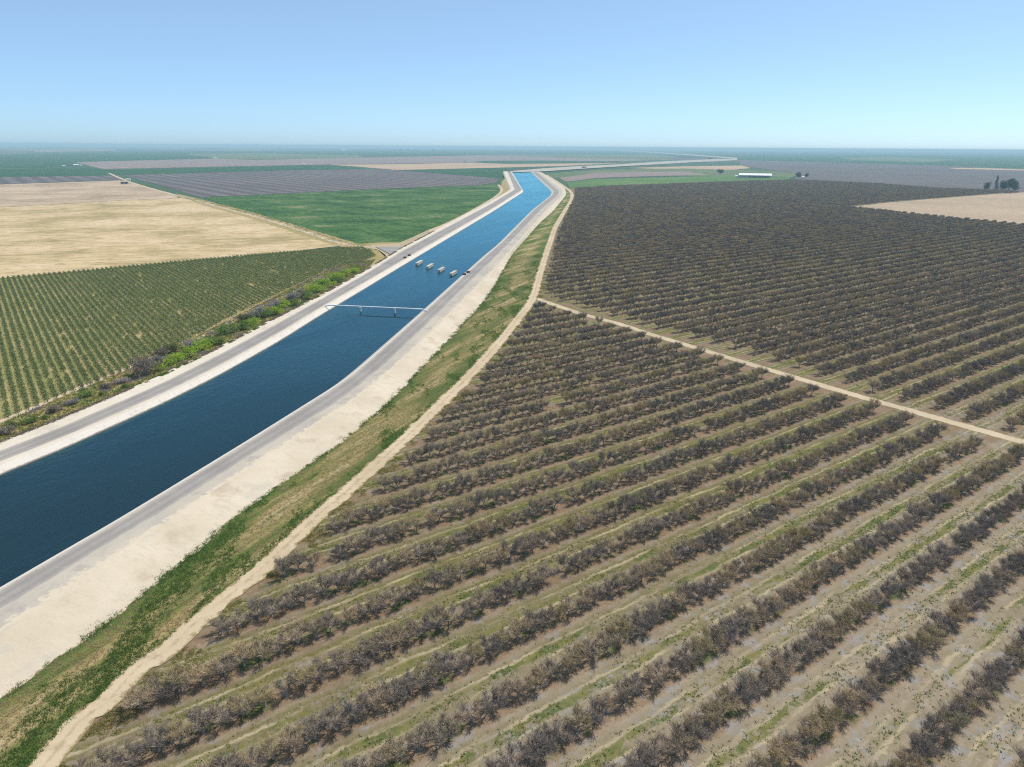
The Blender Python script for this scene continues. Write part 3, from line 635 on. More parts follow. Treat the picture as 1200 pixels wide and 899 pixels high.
# ------------------------------------------------------------------ bare orchard tree
def make_bare_tree(seed, dens=1.0):
    r = random.Random(seed)
    tr = MB(); cr = MB(); tips = []
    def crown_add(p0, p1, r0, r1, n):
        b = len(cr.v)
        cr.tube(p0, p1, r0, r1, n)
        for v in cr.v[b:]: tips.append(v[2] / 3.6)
    base = Vector((0, 0, -0.08)); lean = Vector((r.uniform(-.12, .12), r.uniform(-.12, .12), 1)).normalized()
    top = lean * r.uniform(0.6, 0.95)
    tr.tube(base, top * 0.55, 0.19, 0.135, 7); tr.tube(top * 0.55, top, 0.135, 0.15, 7, True)
    nl = r.choice((4, 5, 5, 6)); a0 = r.uniform(0, 6.28)
    for i in range(nl):
        az = a0 + 6.283 * i / nl + r.uniform(-.35, .35); inc = R(r.uniform(34, 66))
        d = Vector((math.sin(inc) * math.cos(az), math.sin(inc) * math.sin(az), math.cos(inc)))
        p = top.copy(); ln = r.uniform(1.6, 2.2); seg = 4; rad = 0.085
        for sgi in range(seg):
            q = p + d * (ln / seg)
            tr.tube(p, q, rad, rad * 0.78, 5)
            nb = [0, 3, 4, 4][sgi]
            for _ in range(nb):
                t = r.random(); s0 = p.lerp(q, t)
                ba = r.uniform(0, 6.283); out = Vector((math.cos(ba), math.sin(ba), 0))
                bd = (d * 0.75 + out * r.uniform(.4, .95) + Vector((0, 0, r.uniform(.15, .7)))).normalized()
                bl = r.uniform(0.75, 1.35); e = s0 + bd * bl
                mid = s0.lerp(e, 0.5) + Vector((r.uniform(-.08, .08), r.uniform(-.08, .08), -0.03))
                crown_add(s0, mid, rad * 0.42, rad * 0.3, 3); crown_add(mid, e, rad * 0.3, 0.013, 3)
                for _k in range(int(10 * dens)):
                    t2 = r.uniform(0.15, 1.0); f = s0.lerp(mid, t2 * 2) if t2 < .5 else mid.lerp(e, t2 * 2 - 1)
                    ta = r.uniform(0, 6.283)
                    td = (bd * 0.5 + Vector((math.cos(ta), math.sin(ta), 0)) * r.uniform(.35, .9) + Vector((0, 0, r.uniform(-.15, .8)))).normalized()
                    tl = r.uniform(0.45, 0.95)
                    g2 = f + td * tl
                    crown_add(f, g2, 0.021, 0.006, 3)
                    for _j in range(2):
                        h0 = f.lerp(g2, r.uniform(.3, .8)); ta = r.uniform(0, 6.283)
                        sd_ = (td + Vector((math.cos(ta), math.sin(ta), r.uniform(-.1, .8))) * 0.9).normalized()
                        crown_add(h0, h0 + sd_ * r.uniform(.25, .5), 0.017, 0.006, 3)
            rad *= 0.8; p = q
            d = (d + Vector((r.uniform(-.16, .16), r.uniform(-.16, .16), r.uniform(0.02, .22)))).normalized()
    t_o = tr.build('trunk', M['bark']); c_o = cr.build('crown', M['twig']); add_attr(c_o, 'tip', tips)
    return t_o, c_o

def poly_test(poly):
    px = np.array([p[0] for p in poly]); py = np.array([p[1] for p in poly]); qx = np.roll(px, -1); qy = np.roll(py, -1)
    def f(x, y):
        x = np.asarray(x)[..., None]; y = np.asarray(y)[..., None]
        c = ((py > y) != (qy > y)) & (x < (qx - px) * (y - py) / np.where(qy == py, 1e-9, qy - py) + px)
        return (c.sum(-1) % 2) == 1
    return f
def project(xy, z=0.0):
    q = np.column_stack([xy, np.full(len(xy), z - H)])
    f = q @ np.array(_f); f = np.where(f < 1, 1e-3, f)
    return 600 + FPX * (q @ np.array(_r)) / f, 449.5 - FPX * (q @ np.array(_u)) / f, f
NEAR = [(20, 990), (80, 912), (105, 886), (140, 848), (236, 757), (306, 692), (382, 631), (424, 590), (478, 550), (489, 523), (515, 496), (531, 478), (556, 456), (568, 441), (575, 425), (593, 412), (598, 399), (602, 390), (613, 379), (615, 370), (622, 353),
        (637, 352), (655, 364), (673, 369), (687, 376), (715, 383), (730, 388), (745, 395), (800, 412), (835, 424), (883, 437), (947, 459), (1020, 480), (1097, 508), (1183, 533), (1290, 566), (1290, 1010), (600, 1010)]
FARB = [(642, 334), (645, 347), (653, 352), (684, 359), (717, 369), (753, 380), (820, 399), (868, 411), (920, 428), (978, 445), (1007, 454), (1070, 477), (1153, 502), (1193, 512), (1290, 541), (1290, 280), (1200, 265.5), (1085, 254), (988, 243.2), (1060, 235.6), (1140, 229.2), (1195, 226.2), (1180, 224.4), (1100, 222), (1030, 216.3), (930, 211.6), (870, 213.6), (800, 216), (700, 220), (674, 221.5), (673, 232), (663, 255), (655, 275), (649, 300)]
in_near, in_far = poly_test(NEAR), poly_test(FARB)
TS = 0.0375 * H
corner = np.array([G(x, y)[:2] for x, y in NEAR + FARB])
cu = corner[:, 0] * math.sin(AZ) + corner[:, 1] * math.cos(AZ); cv = corner[:, 0] * math.cos(AZ) - corner[:, 1] * math.sin(AZ)
k0, k1 = int((cv.min() - ROW0) / ROWS) - 1, int((cv.max() - ROW0) / ROWS) + 1
allt = []
for kk in range(k0, k1 + 1):
    us = np.arange(cu.min(), cu.max(), TS) + rng.uniform(0, TS)
    us = us + rng.normal(0, 0.22, len(us)); vs = ROW0 + kk * ROWS + rng.normal(0, 0.22, len(us))
    x = us * math.sin(AZ) + vs * math.cos(AZ); y = us * math.cos(AZ) - vs * math.sin(AZ)
    px, py, dep = project(np.column_stack([x, y]))
    nb = in_near(px, py); fb = in_far(px, py); m = (nb | fb) & (dep > 5)
    keep = rng.random(len(us)) > 0.018
    for i in np.nonzero(m & keep)[0]: allt.append((kk, us[i], x[i], y[i], px[i], py[i], dep[i], nb[i]))
allt = np.array(allt, float)
# gaps where trees died, and the headland lane that crosses the far block
hl = [G(812, 229.4), G(900, 236.5), G(990, 243.6)]
def seg_d(p, a, b):
    ab = b - a; t = np.clip(((p - a) @ ab) / (ab @ ab), 0, 1); return np.linalg.norm(p - (a + t[:, None] * ab), axis=1)
pp = allt[:, 2:4]; dl = np.minimum(seg_d(pp, np.array(hl[0][:2]), np.array(hl[1][:2])), seg_d(pp, np.array(hl[1][:2]), np.array(hl[2][:2])))
gap = np.zeros(len(allt), bool)
for gx, gy, gr in [(645, 476, 3.2), (720, 526, 3), (640, 560, 2.4), (1130, 655, 3), (590, 800, 2.2), (488, 835, 2.2), (945, 372, 4)]:
    c = np.array(G(gx, gy)[:2]); gap |= np.linalg.norm(pp - c, axis=1) < gr
fw = [np.array(G(x, y)[:2]) for x, y in FARM]; df = np.min([seg_d(pp, a, b) for a, b in zip(fw[:-1], fw[1:])], axis=0)
tw = [np.array(p[:2]) for p in trk_w[:-1]]; dt = np.min([seg_d(pp, a, b) for a, b in zip(tw[:-1], tw[1:])], axis=0)
allt = allt[~gap & (dl > 9) & (df > np.where(allt[:, 7] > 0, 8.5, 6.0)) & (dt > 5.5)]
inframe = (allt[:, 4] > 2) & (allt[:, 4] < 1198) & (allt[:, 5] > 8) & (allt[:, 5] < 905)
near_idx = np.argsort(np.where(inframe, allt[:, 6], 1e9))[:300]
is_ind = np.zeros(len(allt), bool); is_ind[near_idx] = True

ONES = ['', 'first', 'second', 'third', 'fourth', 'fifth', 'sixth', 'seventh', 'eighth', 'ninth', 'tenth', 'eleventh', 'twelfth', 'thirteenth', 'fourteenth', 'fifteenth', 'sixteenth', 'seventeenth', 'eighteenth', 'nineteenth']
TENS = ['', '', 'twenty', 'thirty', 'forty', 'fifty', 'sixty', 'seventy', 'eighty', 'ninety']
def ordinal(n):
    if n < 20: return ONES[n]
    t, o_ = divmod(n, 10)
    if n >= 100: return 'hundred and ' + ordinal(n - 100) if n > 100 else 'hundredth'
    return TENS[t] + '-' + ONES[o_] if o_ else TENS[t][:-1] + 'ieth'
NVAR = 8
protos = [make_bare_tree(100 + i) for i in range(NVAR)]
kmax = int(allt[inframe, 0].max())
order_in_row = {}
for kk in np.unique(allt[near_idx, 0]):
    ids = np.nonzero(inframe & (allt[:, 0] == kk) & (allt[:, 7] > 0))[0]
    for j, i in enumerate(ids[np.argsort(allt[ids, 1])]): order_in_row[i] = j + 1
used = [False] * NVAR
for n_, i in enumerate(sorted(near_idx, key=lambda q: (-allt[q, 0], allt[q, 1]))):
    vi = n_ % NVAR if n_ < NVAR else random.randrange(NVAR)
    e = empty('orchard_tree', (allt[i, 2], allt[i, 3], 0.0), random.uniform(0, 6.283))
    s_ = random.uniform(0.80, 1.06); e.scale = (s_ * random.uniform(1.0, 1.2), s_ * random.uniform(1.0, 1.2), s_ * 0.95)
    tag(e, 'bare orchard tree %s from left in %s row up from bottom right corner' % (ordinal(order_in_row.get(i, 1)), ordinal(kmax - int(allt[i, 0]) + 1)), 'tree', 'leafless trees of the near orchard rows')
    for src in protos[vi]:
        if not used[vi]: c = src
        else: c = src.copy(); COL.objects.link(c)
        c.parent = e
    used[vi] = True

# the thousands beyond the nearest 300: one mass, instanced on points
def tree_mass(name, pts, seed):
    me = bpy.data.meshes.new(name); n = len(pts)
    me.vertices.add(n); me.vertices.foreach_set('co', np.column_stack([pts, np.zeros(n)]).astype(np.float32).ravel())
    o = bpy.data.objects.new(name, me); COL.objects.link(o); rr = np.random.default_rng(seed)
    for an, vals in (('size', np.where(np.hypot(pts[:, 0], pts[:, 1]) < 260, rr.uniform(0.84, 1.10, n), rr.uniform(0.92, 1.18, n))), ('turn', rr.uniform(0, 6.283, n))):
        a = me.attributes.new(an, 'FLOAT', 'POINT'); a.data.foreach_set('value', vals.astype(np.float32))
    a = me.attributes.new('pick', 'INT', 'POINT'); a.data.foreach_set('value', rr.integers(0, NVAR, n).astype(np.int32))
    ng = bpy.data.node_groups.new(name, 'GeometryNodeTree')
    ng.interface.new_socket('Geometry', in_out='INPUT', socket_type='NodeSocketGeometry'); ng.interface.new_socket('Geometry', in_out='OUTPUT', socket_type='NodeSocketGeometry')
    N = ng.nodes; Lk = ng.links.new
    gi, go = N.new('NodeGroupInput'), N.new('NodeGroupOutput')
    jn = N.new('GeometryNodeJoinGeometry')
    for t_o, c_o in protos[::-1]:
        j2 = N.new('GeometryNodeJoinGeometry')
        for ob in (t_o, c_o):
            oi = N.new('GeometryNodeObjectInfo'); oi.transform_space = 'ORIGINAL'; oi.inputs['Object'].default_value = ob
            Lk(oi.outputs['Geometry'], j2.inputs[0])
        gti = N.new('GeometryNodeGeometryToInstance'); Lk(j2.outputs[0], gti.inputs[0]); Lk(gti.outputs[0], jn.inputs[0])
    ip = N.new('GeometryNodeInstanceOnPoints'); ip.inputs['Pick Instance'].default_value = True
    def att(nm, typ='FLOAT'):
        x = N.new('GeometryNodeInputNamedAttribute'); x.data_type = typ; x.inputs[0].default_value = nm; return x.outputs[0]
    m2p = N.new('GeometryNodeMeshToPoints')
    Lk(gi.outputs[0], m2p.inputs[0]); Lk(m2p.outputs[0], ip.inputs['Points']); Lk(jn.outputs[0], ip.inputs['Instance'])
    Lk(att('pick', 'INT'), ip.inputs['Instance Index']); Lk(att('size'), ip.inputs['Scale'])
    cb = N.new('ShaderNodeCombineXYZ'); Lk(att('turn'), cb.inputs[2]); Lk(cb.outputs[0], ip.inputs['Rotation'])
    Lk(ip.outputs[0], go.inputs[0])
    md = o.modifiers.new('trees', 'NODES'); md.node_group = ng
    return tag(o, kind='stuff')
rest = allt[~is_ind]
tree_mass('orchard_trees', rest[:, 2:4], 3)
print('TREES', len(allt), len(rest))

# ------------------------------------------------------------------ grass and weeds (blades as one mass per kind)
def tufts(name, pts, hgt, rad, blades, mat, seed, wid=0.05):
    rr = np.random.default_rng(seed); n = len(pts); b = blades; N_ = n * b
    base = np.repeat(pts, b, 0); h = np.repeat(hgt, b) * rr.uniform(.55, 1.1, N_); rd = np.repeat(rad, b)
    a = rr.uniform(0, 6.283, N_); rad_ = rd * np.sqrt(rr.random(N_))
    base = base + np.column_stack([np.cos(a) * rad_, np.sin(a) * rad_, np.zeros(N_)])
    a2 = rr.uniform(0, 6.283, N_); wv = np.column_stack([np.cos(a2), np.sin(a2), np.zeros(N_)]) * (wid * rr.uniform(.6, 1.5, N_))[:, None]
    a3 = rr.uniform(0, 6.283, N_); ln = h * rr.uniform(.1, .8, N_)
    tip = base + np.column_stack([np.cos(a3) * ln, np.sin(a3) * ln, h])
    V = np.stack([base - wv, base + wv, tip], 1).reshape(-1, 3)
    me = bpy.data.meshes.new(name); me.vertices.add(N_ * 3); me.vertices.foreach_set('co', V.astype(np.float32).ravel())
    me.loops.add(N_ * 3); me.loops.foreach_set('vertex_index', np.arange(N_ * 3, dtype=np.int32))
    me.polygons.add(N_); me.polygons.foreach_set('loop_start', np.arange(0, N_ * 3, 3, dtype=np.int32))
    me.update(calc_edges=True); me.materials.append(mat)
    o = bpy.data.objects.new(name, me); COL.objects.link(o)
    return tag(o, kind='stuff')
def nz(pts, sc, seed):
    return np.array([frac_noise(x, y, sc, seed) for x, y in pts])
def alley_points(n, sig, off, seed, maxd=330):
    rr = np.random.default_rng(seed); out = []
    u = rr.uniform(-60, 430, n); kk = rr.integers(k0, k1 + 1, n); v = ROW0 + (kk + off) * ROWS + rr.normal(0, sig, n)
    x = u * math.sin(AZ) + v * math.cos(AZ); y = u * math.cos(AZ) - v * math.sin(AZ)
    v = v + 1.3 * np.sin(u * 0.05 + kk)        # the alleys wander a little
    px, py, dep = project(np.column_stack([x, y]))
    m = (in_near(px, py) | in_far(px, py)) & (dep > 5) & (dep < maxd)
    p = np.column_stack([x, y])[m]; return p[rr.random(len(p)) < np.clip(170.0 / dep[m], 0, 1)]
def z0(p, z=0.0): return np.column_stack([p, np.full(len(p), z)])
rr = np.random.default_rng(5)
p = alley_points(420000, 1.05, 0.5, 21); q = nz(p, 6.0, 1.0) + 0.5 * nz(p, 45.0, 4.0); p = p[q > -0.05]
tufts('alley_weeds', z0(p), rr.uniform(.10, .30, len(p)), rr.uniform(.12, .34, len(p)), 6, M['weed_green'], 1)
p = alley_points(200000, 1.3, 0.5, 22); q = nz(p, 11.0, 7.0) + 0.6 * nz(p, 60.0, 9.0); p = p[q > 0.1]
tufts('yellow_weeds', z0(p), rr.uniform(.12, .4, len(p)), rr.uniform(.15, .45, len(p)), 6, M['weed_yellow'], 2)
p = alley_points(160000, 1.1, 0.0, 23); q = nz(p, 7.0, 12.0); pg = p[q > 0.28]; pd = p[q < 0.05]
tufts('row_weeds', z0(pg), rr.uniform(.2, .5, len(pg)), rr.uniform(.2, .5, len(pg)), 7, M['weed_green'], 3)
tufts('dry_grass', z0(pd), rr.uniform(.08, .28, len(pd)), rr.uniform(.15, .4, len(pd)), 5, M['weed_dry'], 4)
# verge
def verge_points(n, seed, y1=520):
    r2 = np.random.default_rng(seed); y = 40 + (y1 - 40) * r2.random(n) ** 1.6; t = r2.random(n)
    a = np.interp(y, YS, X['toe']); b = np.interp(y, YS, tx); x = a - 1.0 + (b - 1.6 - a + 1.0) * t
    return np.column_stack([x, y]), t
p, t = verge_points(70000, 31); q = nz(p * np.array([1.0, 0.35]), 5.0, 2.0) + 0.9 * np.abs(t - 0.45) - 0.48 + 0.45 * np.random.default_rng(91).random(len(t))
tufts('verge_grass', z0(p[q > 0.24], 0.1), rr.uniform(.15, .5, (q > .24).sum()), rr.uniform(.2, .5, (q > .24).sum()), 6, M['weed_green'], 5)
p2 = p[(q <= 0.12)][:20000]
tufts('verge_straw', z0(p2, 0.1), rr.uniform(.12, .4, len(p2)), rr.uniform(.2, .5, len(p2)), 6, M['weed_dry'], 6)
# tufts that creep onto the sand and along the dirt track
r2 = np.random.default_rng(8); y = 40 + 480 * r2.random(9000) ** 1.5
x = np.interp(y, YS, X['toe']) - np.abs(r2.normal(0, 1.3, len(y))); p = np.column_stack([x, y]); p = p[nz(p, 5.0, 3.0) > 0.1]
tufts('sand_weeds', z0(p, 0.12), r2.uniform(.15, .45, len(p)), r2.uniform(.2, .5, len(p)), 6, M['weed_green'], 7)
r2 = np.random.default_rng(9); y = 30 + 420 * r2.random(26000) ** 1.5
x = np.interp(y, YS, tx) + 2.2 + np.abs(r2.normal(0, 3.0, len(y))); p = np.column_stack([x, y]); p = p[nz(p, 5.0, 6.0) > 0.15]
tufts('trackside_weeds', z0(p, 0.0), r2.uniform(.12, .35, len(p)), r2.uniform(.2, .45, len(p)), 6, M['weed_yellow'], 8)

# low scrub on the strip between the vineyard path and the left road
VL = [(-40, 512), (60, 471), (150, 434), (235, 392), (330, 343.5), (385, 316), (425, 306), (440, 304), (430, 316), (375, 347.5), (325, 372.5), (256, 409), (190, 441), (69, 492), (-40, 535)]
in_vl = poly_test(VL); r2 = np.random.default_rng(12); lo_, hi_ = np.array([G(x, y)[:2] for x, y in VL]).min(0), np.array([G(x, y)[:2] for x, y in VL]).max(0)
p = lo_ + (hi_ - lo_) * r2.random((260000, 2)); a_, b_, c_ = project(p); p = p[in_vl(a_, b_)]; q = nz(p, 7.0, 15.0)
for nm_, m_, mk_, sd_ in (('scrub_weeds', q > 0.12, 'weed_green', 41), ('dead_scrub', q < -0.32, 'dead_lilac', 42), ('straw_weeds', (q > -0.2) & (q < 0.05), 'weed_yellow', 43)):
    pk = p[m_][:9000]; tufts(nm_, z0(pk, 0.02), r2.uniform(.2, .7, len(pk)), r2.uniform(.3, .7, len(pk)), 6, M[mk_], sd_, 0.07)

# dry weeds and clods along the crumbling outer lip of the left berm
r2 = np.random.default_rng(77); y = 60 + 600 * r2.random(60000) ** 1.3
x = np.interp(y, YS, X['lb']) + r2.normal(0.5, 0.45, len(y)); p = np.column_stack([x, y]); q = nz(p, 9.0, 21.0)
for nm_, m_, mk_, sd_ in (('berm_scrub', q > -0.05, 'dead_brown', 51), ('berm_weeds', q < -0.45, 'weed_green', 52)):
    pk = p[m_][:12000]; tufts(nm_, z0(pk, ZR - 0.05), r2.uniform(.12, .40, len(pk)), r2.uniform(.2, .5, len(pk)), 6, M[mk_], sd_, 0.06)
# weeds at the outer edge of the dry strips and field margins left of the canal
r2 = np.random.default_rng(78)
for nm_, line, wid_, mk_, n_ in (('field_margin_weeds', [(205, 229), (267, 243.5), (333, 262), (400, 283.5), (428, 288)], 7.0, 'weed_yellow', 7000), ('field_margin_straw', [(0, 327), (100, 318), (200, 308.4), (300, 299.4), (398, 291)], 3.5, 'weed_dry', 6000)):
    ln_ = densify(smooth_line([G(x, y) for x, y in line]), 1.0, False); ii = r2.integers(0, len(ln_), n_)
    p = np.array([ln_[k][:2] for k in ii]) + r2.normal(0, wid_ * .5, (n_, 2)); p = p[nz(p, 14.0, 33.0) > -0.1]
    tufts(nm_, z0(p, 0.0), r2.uniform(.15, .5, len(p)), r2.uniform(.3, .8, len(p)), 6, M[mk_], 60, 0.08)

# ------------------------------------------------------------------ vineyard
VY = [(-70, 333), (0, 327), (100, 317.8), (200, 308.2), (300, 299.2), (398, 291.2), (424, 290.3), (434, 294.5), (441, 300.5), (425, 307), (385, 317), (330, 343), (262, 376.5), (235, 392), (150, 435), (60, 471), (0, 494), (-70, 520)]
in_vy = poly_test(VY)
VS = 0.0344 * H
c = np.array([G(x, y)[:2] for x, y in VY]); cu_ = c[:, 0] * math.sin(AZ) + c[:, 1] * math.cos(AZ); cv_ = c[:, 0] * math.cos(AZ) - c[:, 1] * math.sin(AZ)
def leaf_strip(name, us, v0, v1, seed, mat):
    r3 = np.random.default_rng(seed); n = int(abs(v1 - v0) / 0.22) * 5
    v = r3.uniform(v0, v1, n); gapn = np.array([mnoise.noise(Vector((q_ * 0.13, seed * 3.1, 0))) for q_ in v]); v = v[gapn > -0.62 + 0.25 * r3.random(len(v))]; n = len(v)
    u = us + r3.normal(0, 0.34, n); z = np.clip(r3.normal(0.92, 0.34, n), 0.12, 1.65)
    x = u * math.sin(AZ) + v * math.cos(AZ); y = u * math.cos(AZ) - v * math.sin(AZ)
    ctr = np.column_stack([x, y, z]); a = r3.normal(0, 1, (n, 3)); a /= np.linalg.norm(a, axis=1)[:, None]; b = np.cross(a, r3.normal(0, 1, (n, 3))); b /= np.linalg.norm(b, axis=1)[:, None]
    s_ = r3.uniform(.13, .27, n)[:, None]
    V = np.stack([ctr + a * s_ * 1.3, ctr - a * s_ * .7 + b * s_, ctr - a * s_ * .7 - b * s_], 1).reshape(-1, 3); N_ = n
    me = bpy.data.meshes.new(name); me.vertices.add(N_ * 3); me.vertices.foreach_set('co', V.astype(np.float32).ravel())
    me.loops.add(N_ * 3); me.loops.foreach_set('vertex_index', np.arange(N_ * 3, dtype=np.int32))
    me.polygons.add(N_); me.polygons.foreach_set('loop_start', np.arange(0, N_ * 3, 3, dtype=np.int32))
    me.update(calc_edges=True); me.materials.append(mat)
    return bpy.data.objects.new(name, me)
u_hi = cu_.max(); vrows = []
post = MB().tube((0, 0, -0.1), (0, 0, 1.7), 0.09, 0.08, 6, True)
post_me = None
us_ = np.arange(u_hi - 0.8, cu_.min(), -VS)
for u in us_:
    vv = np.arange(cv_.min(), cv_.max(), 0.8); x = u * math.sin(AZ) + vv * math.cos(AZ); y = u * math.cos(AZ) - vv * math.sin(AZ)
    px, py, dep = project(np.column_stack([x, y])); m = in_vy(px, py) & (dep > 5)
    if m.sum() < 4 or not ((px > 1) & m).any(): continue
    vrows.append((u, vv[m].min(), vv[m].max()))
for i, (u, v0, v1) in enumerate(vrows):
    x, y = fromuv(u, v0); e = empty('vine_row', (x, y, 0))
    tag(e, '%s trellised green vine row counted from the pointed vineyard tip by the junction' % ordinal(i + 1), 'vine row', 'vine rows left of the canal')
    o = leaf_strip('foliage', u, v0, v1, 400 + i, M['leaf_vine']); COL.objects.link(o); o.parent = e; o.matrix_parent_inverse = Matrix.Translation((-x, -y, 0))
    for vx in (v0 - 0.4, v1 + 0.4):
        qx, qy = fromuv(u, vx)
        if post_me is None: po = post.build('post', M['wood']); post_me = po.data
        else: po = bpy.data.objects.new('post', post_me); COL.objects.link(po)
        po.parent = e; po.location = (qx - x, qy - y, 0)
print('VINES', len(vrows))

# ------------------------------------------------------------------ shrubs along the left bank
def leaf_cloud(seed, n, lobes, size, flat=0.0):
    r3 = np.random.default_rng(seed); L = np.array(lobes); k = r3.integers(0, len(L), n)
    d = r3.normal(0, 1, (n, 3)); d /= np.linalg.norm(d, axis=1)[:, None]; rad = r3.random(n) ** 0.45
    ctr = L[k, :3] + d * (L[k, 3:6] * rad[:, None]); ctr[:, 2] = np.maximum(ctr[:, 2], 0.03)
    a = r3.normal(0, 1, (n, 3)); a /= np.linalg.norm(a, axis=1)[:, None]; b = np.cross(a, r3.normal(0, 1, (n, 3))); b /= np.linalg.norm(b, axis=1)[:, None]
    s_ = (size * r3.uniform(.6, 1.4, n))[:, None]
    return np.stack([ctr + a * s_ * 1.4, ctr + b * s_ * .6, ctr - a * s_ * .8, ctr - b * s_ * .6], 1).reshape(-1, 3)
def quad_mesh(name, V, mat):
    N_ = len(V) // 4
    me = bpy.data.meshes.new(name); me.vertices.add(N_ * 4); me.vertices.foreach_set('co', V.astype(np.float32).ravel())
    me.loops.add(N_ * 4); me.loops.foreach_set('vertex_index', np.arange(N_ * 4, dtype=np.int32))
    me.polygons.add(N_); me.polygons.foreach_set('loop_start', np.arange(0, N_ * 4, 4, dtype=np.int32))
    me.update(calc_edges=True); me.materials.append(mat); return me
def shrub_meshes(seed, mat, twiggy=False):
    r3 = random.Random(seed); lobes = []
    for _ in range(7):
        a = r3.uniform(0, 6.283); q = r3.uniform(.1, .62); rr_ = r3.uniform(.28, .5); hz = r3.uniform(.25, .62)
        lobes.append((math.cos(a) * q, math.sin(a) * q, hz, rr_, rr_, rr_ * .85))
    V = leaf_cloud(seed, 900, lobes, 0.055)
    me = quad_mesh('foliage', V, mat); mb = MB()
    for lb in lobes + [(0.05, 0.02, .7, 0, 0, 0)]:
        mb.tube((0, 0, -0.05), (lb[0] * .5, lb[1] * .5, lb[2] * .55), .03, .02, 4); mb.tube((lb[0] * .5, lb[1] * .5, lb[2] * .55), (lb[0], lb[1], lb[2] + .1), .02, .008, 4)
        if twiggy:
            for _ in range(16):
                p0 = Vector((lb[0] * .6, lb[1] * .6, lb[2] * .6)); dd = Vector((r3.uniform(-1, 1), r3.uniform(-1, 1), r3.uniform(0, 1.2))).normalized()
                mb.tube(p0, p0 + dd * r3.uniform(.35, .6), .012, .004, 3)
    so = mb.build('stem', M['bark']); COL.objects.unlink(so)
    return me, so.data
SK = {'bright': ('leaf_bright', False), 'green': ('leaf_green', False), 'olive': ('leaf_olive', False), 'brown': ('dead_brown', True), 'lilac': ('dead_lilac', True), 'dark': ('dead_brown', True)}
SM = {k: [shrub_meshes(600 + j * 7 + len(k) * 31, M[m], tw) for j in range(3)] for k, (m, tw) in SK.items()}
SHRUBS = [  # photo x, y of the foot, width and height in photo pixels, kind, label
    (6, 509, 26, 13, 'brown', 'brown leafless bush at the left edge of the photo above the road'),
    (14, 502, 20, 10, 'olive', 'olive green bush close behind the leftmost brown bush'),
    (35, 496, 24, 11, 'green', 'round green bush between path and road, second clump from left edge'),
    (53, 491, 12, 7, 'green', 'small low green bush just right of the round one near the left edge'),
    (64, 483, 24, 12, 'brown', 'brown dead bush below the vineyard path'),
    (84, 474, 22, 10, 'lilac', 'purplish grey dead bush between the brown bush and the long green one'),
    (100, 465, 24, 10, 'green', 'long green bush right of the purplish dead bush'),
    (120, 463, 14, 7, 'green', 'low green bush at the sand edge below the grey brush'),
    (125, 455, 20, 10, 'brown', 'brown brush between low green bush and grey lilac brush'),
    (142, 449, 22, 9, 'lilac', 'pale lilac grey brush left of the big dark bush'),
    (148, 454, 16, 6, 'green', 'low green mat in front of the lilac grey brush'),
    (168, 440, 30, 24, 'dark', 'big dark round bush, the largest dark one beside the path'),
    (186, 434, 16, 11, 'bright', 'bright green bush touching the right side of the big dark bush'),
    (187, 426, 14, 11, 'lilac', 'dark grey brush behind the bright bush, right of the big dark one'),
    (190, 418, 16, 14, 'brown', 'tall brown brush behind the first bright green thicket'),
    (201, 414, 18, 14, 'olive', 'olive brown bush reaching over the vineyard path'),
    (205, 427, 24, 13, 'bright', 'left half of the first bright green thicket'),
    (221, 420, 26, 14, 'bright', 'right half of the first bright green thicket'),
    (224, 408, 18, 10, 'lilac', 'purple grey brush standing across the vineyard path'),
    (238, 410, 24, 13, 'bright', 'left half of the second bright green thicket'),
    (253, 404, 22, 11, 'green', 'green bush at the right end of the second thicket before the bare gap'),
    (267, 391, 24, 12, 'green', 'first green bush right of the bare sandy gap'),
    (284, 386, 24, 12, 'green', 'second green bush right of the bare sandy gap'),
    (290, 377, 22, 12, 'olive', 'olive bush beside the path behind the second green bush'),
    (299, 382, 18, 11, 'bright', 'bright green bush in front of the grey brown brush'),
    (304, 371, 20, 12, 'lilac', 'grey brown brush in the middle of the long hedge'),
    (312, 372, 18, 12, 'green', 'green bush right of the grey brown brush'),
    (322, 369, 20, 11, 'bright', 'bright green bush by the sand, middle of the long hedge'),
    (323, 361, 14, 9, 'lilac', 'small grey brush behind the bright bush of the long hedge'),
    (334, 361, 20, 10, 'bright', 'bright green bush left of the purple brush'),
    (344, 351, 16, 10, 'lilac', 'purple grey brush touching the vineyard path'),
    (345, 358, 18, 9, 'green', 'green bush in front of the purple brush near the path'),
    (352, 345, 14, 8, 'brown', 'grey green brush where the path meets the hedge'),
    (358, 350, 22, 10, 'green', 'green bush just left of the long bright mound'),
    (371, 342, 24, 11, 'bright', 'first bush of the long bright green mound near the pipe'),
    (383, 336, 24, 11, 'bright', 'second bush of the long bright green mound'),
    (392, 329, 22, 11, 'bright', 'third bush of the long bright green mound'),
    (397, 331, 18, 8, 'green', 'darker bush on the road side of the bright mound'),
    (405, 324, 20, 9, 'bright', 'fourth bush of the long bright green mound'),
    (414, 320, 16, 7, 'bright', 'last bush at the far end of the long bright green mound'),
]
for i, (x, y, wp, hp, kd, lb) in enumerate(SHRUBS):
    p = G(x, y, 0.03); dist = (p - Vector((0, 0, H))).length; pxm = dist / FPX
    sm_ = 1.0 if (kd == 'dark' or x > 180) else 0.72; wd = wp * pxm * 1.12 * sm_; ht = max(0.9, hp * pxm / 1.05 * sm_)
    e = empty('shrub', p, random.uniform(0, 6.28)); e.scale = (wd / 1.75, wd / 1.75, ht / 0.98)
    tag(e, lb, 'shrub', 'shrubs along the left canal bank')
    me, sme = SM[kd][i % 3]
    for nm, mm in (('foliage', me), ('stem', sme)):
        o = bpy.data.objects.new(nm, mm); COL.objects.link(o); o.parent = e

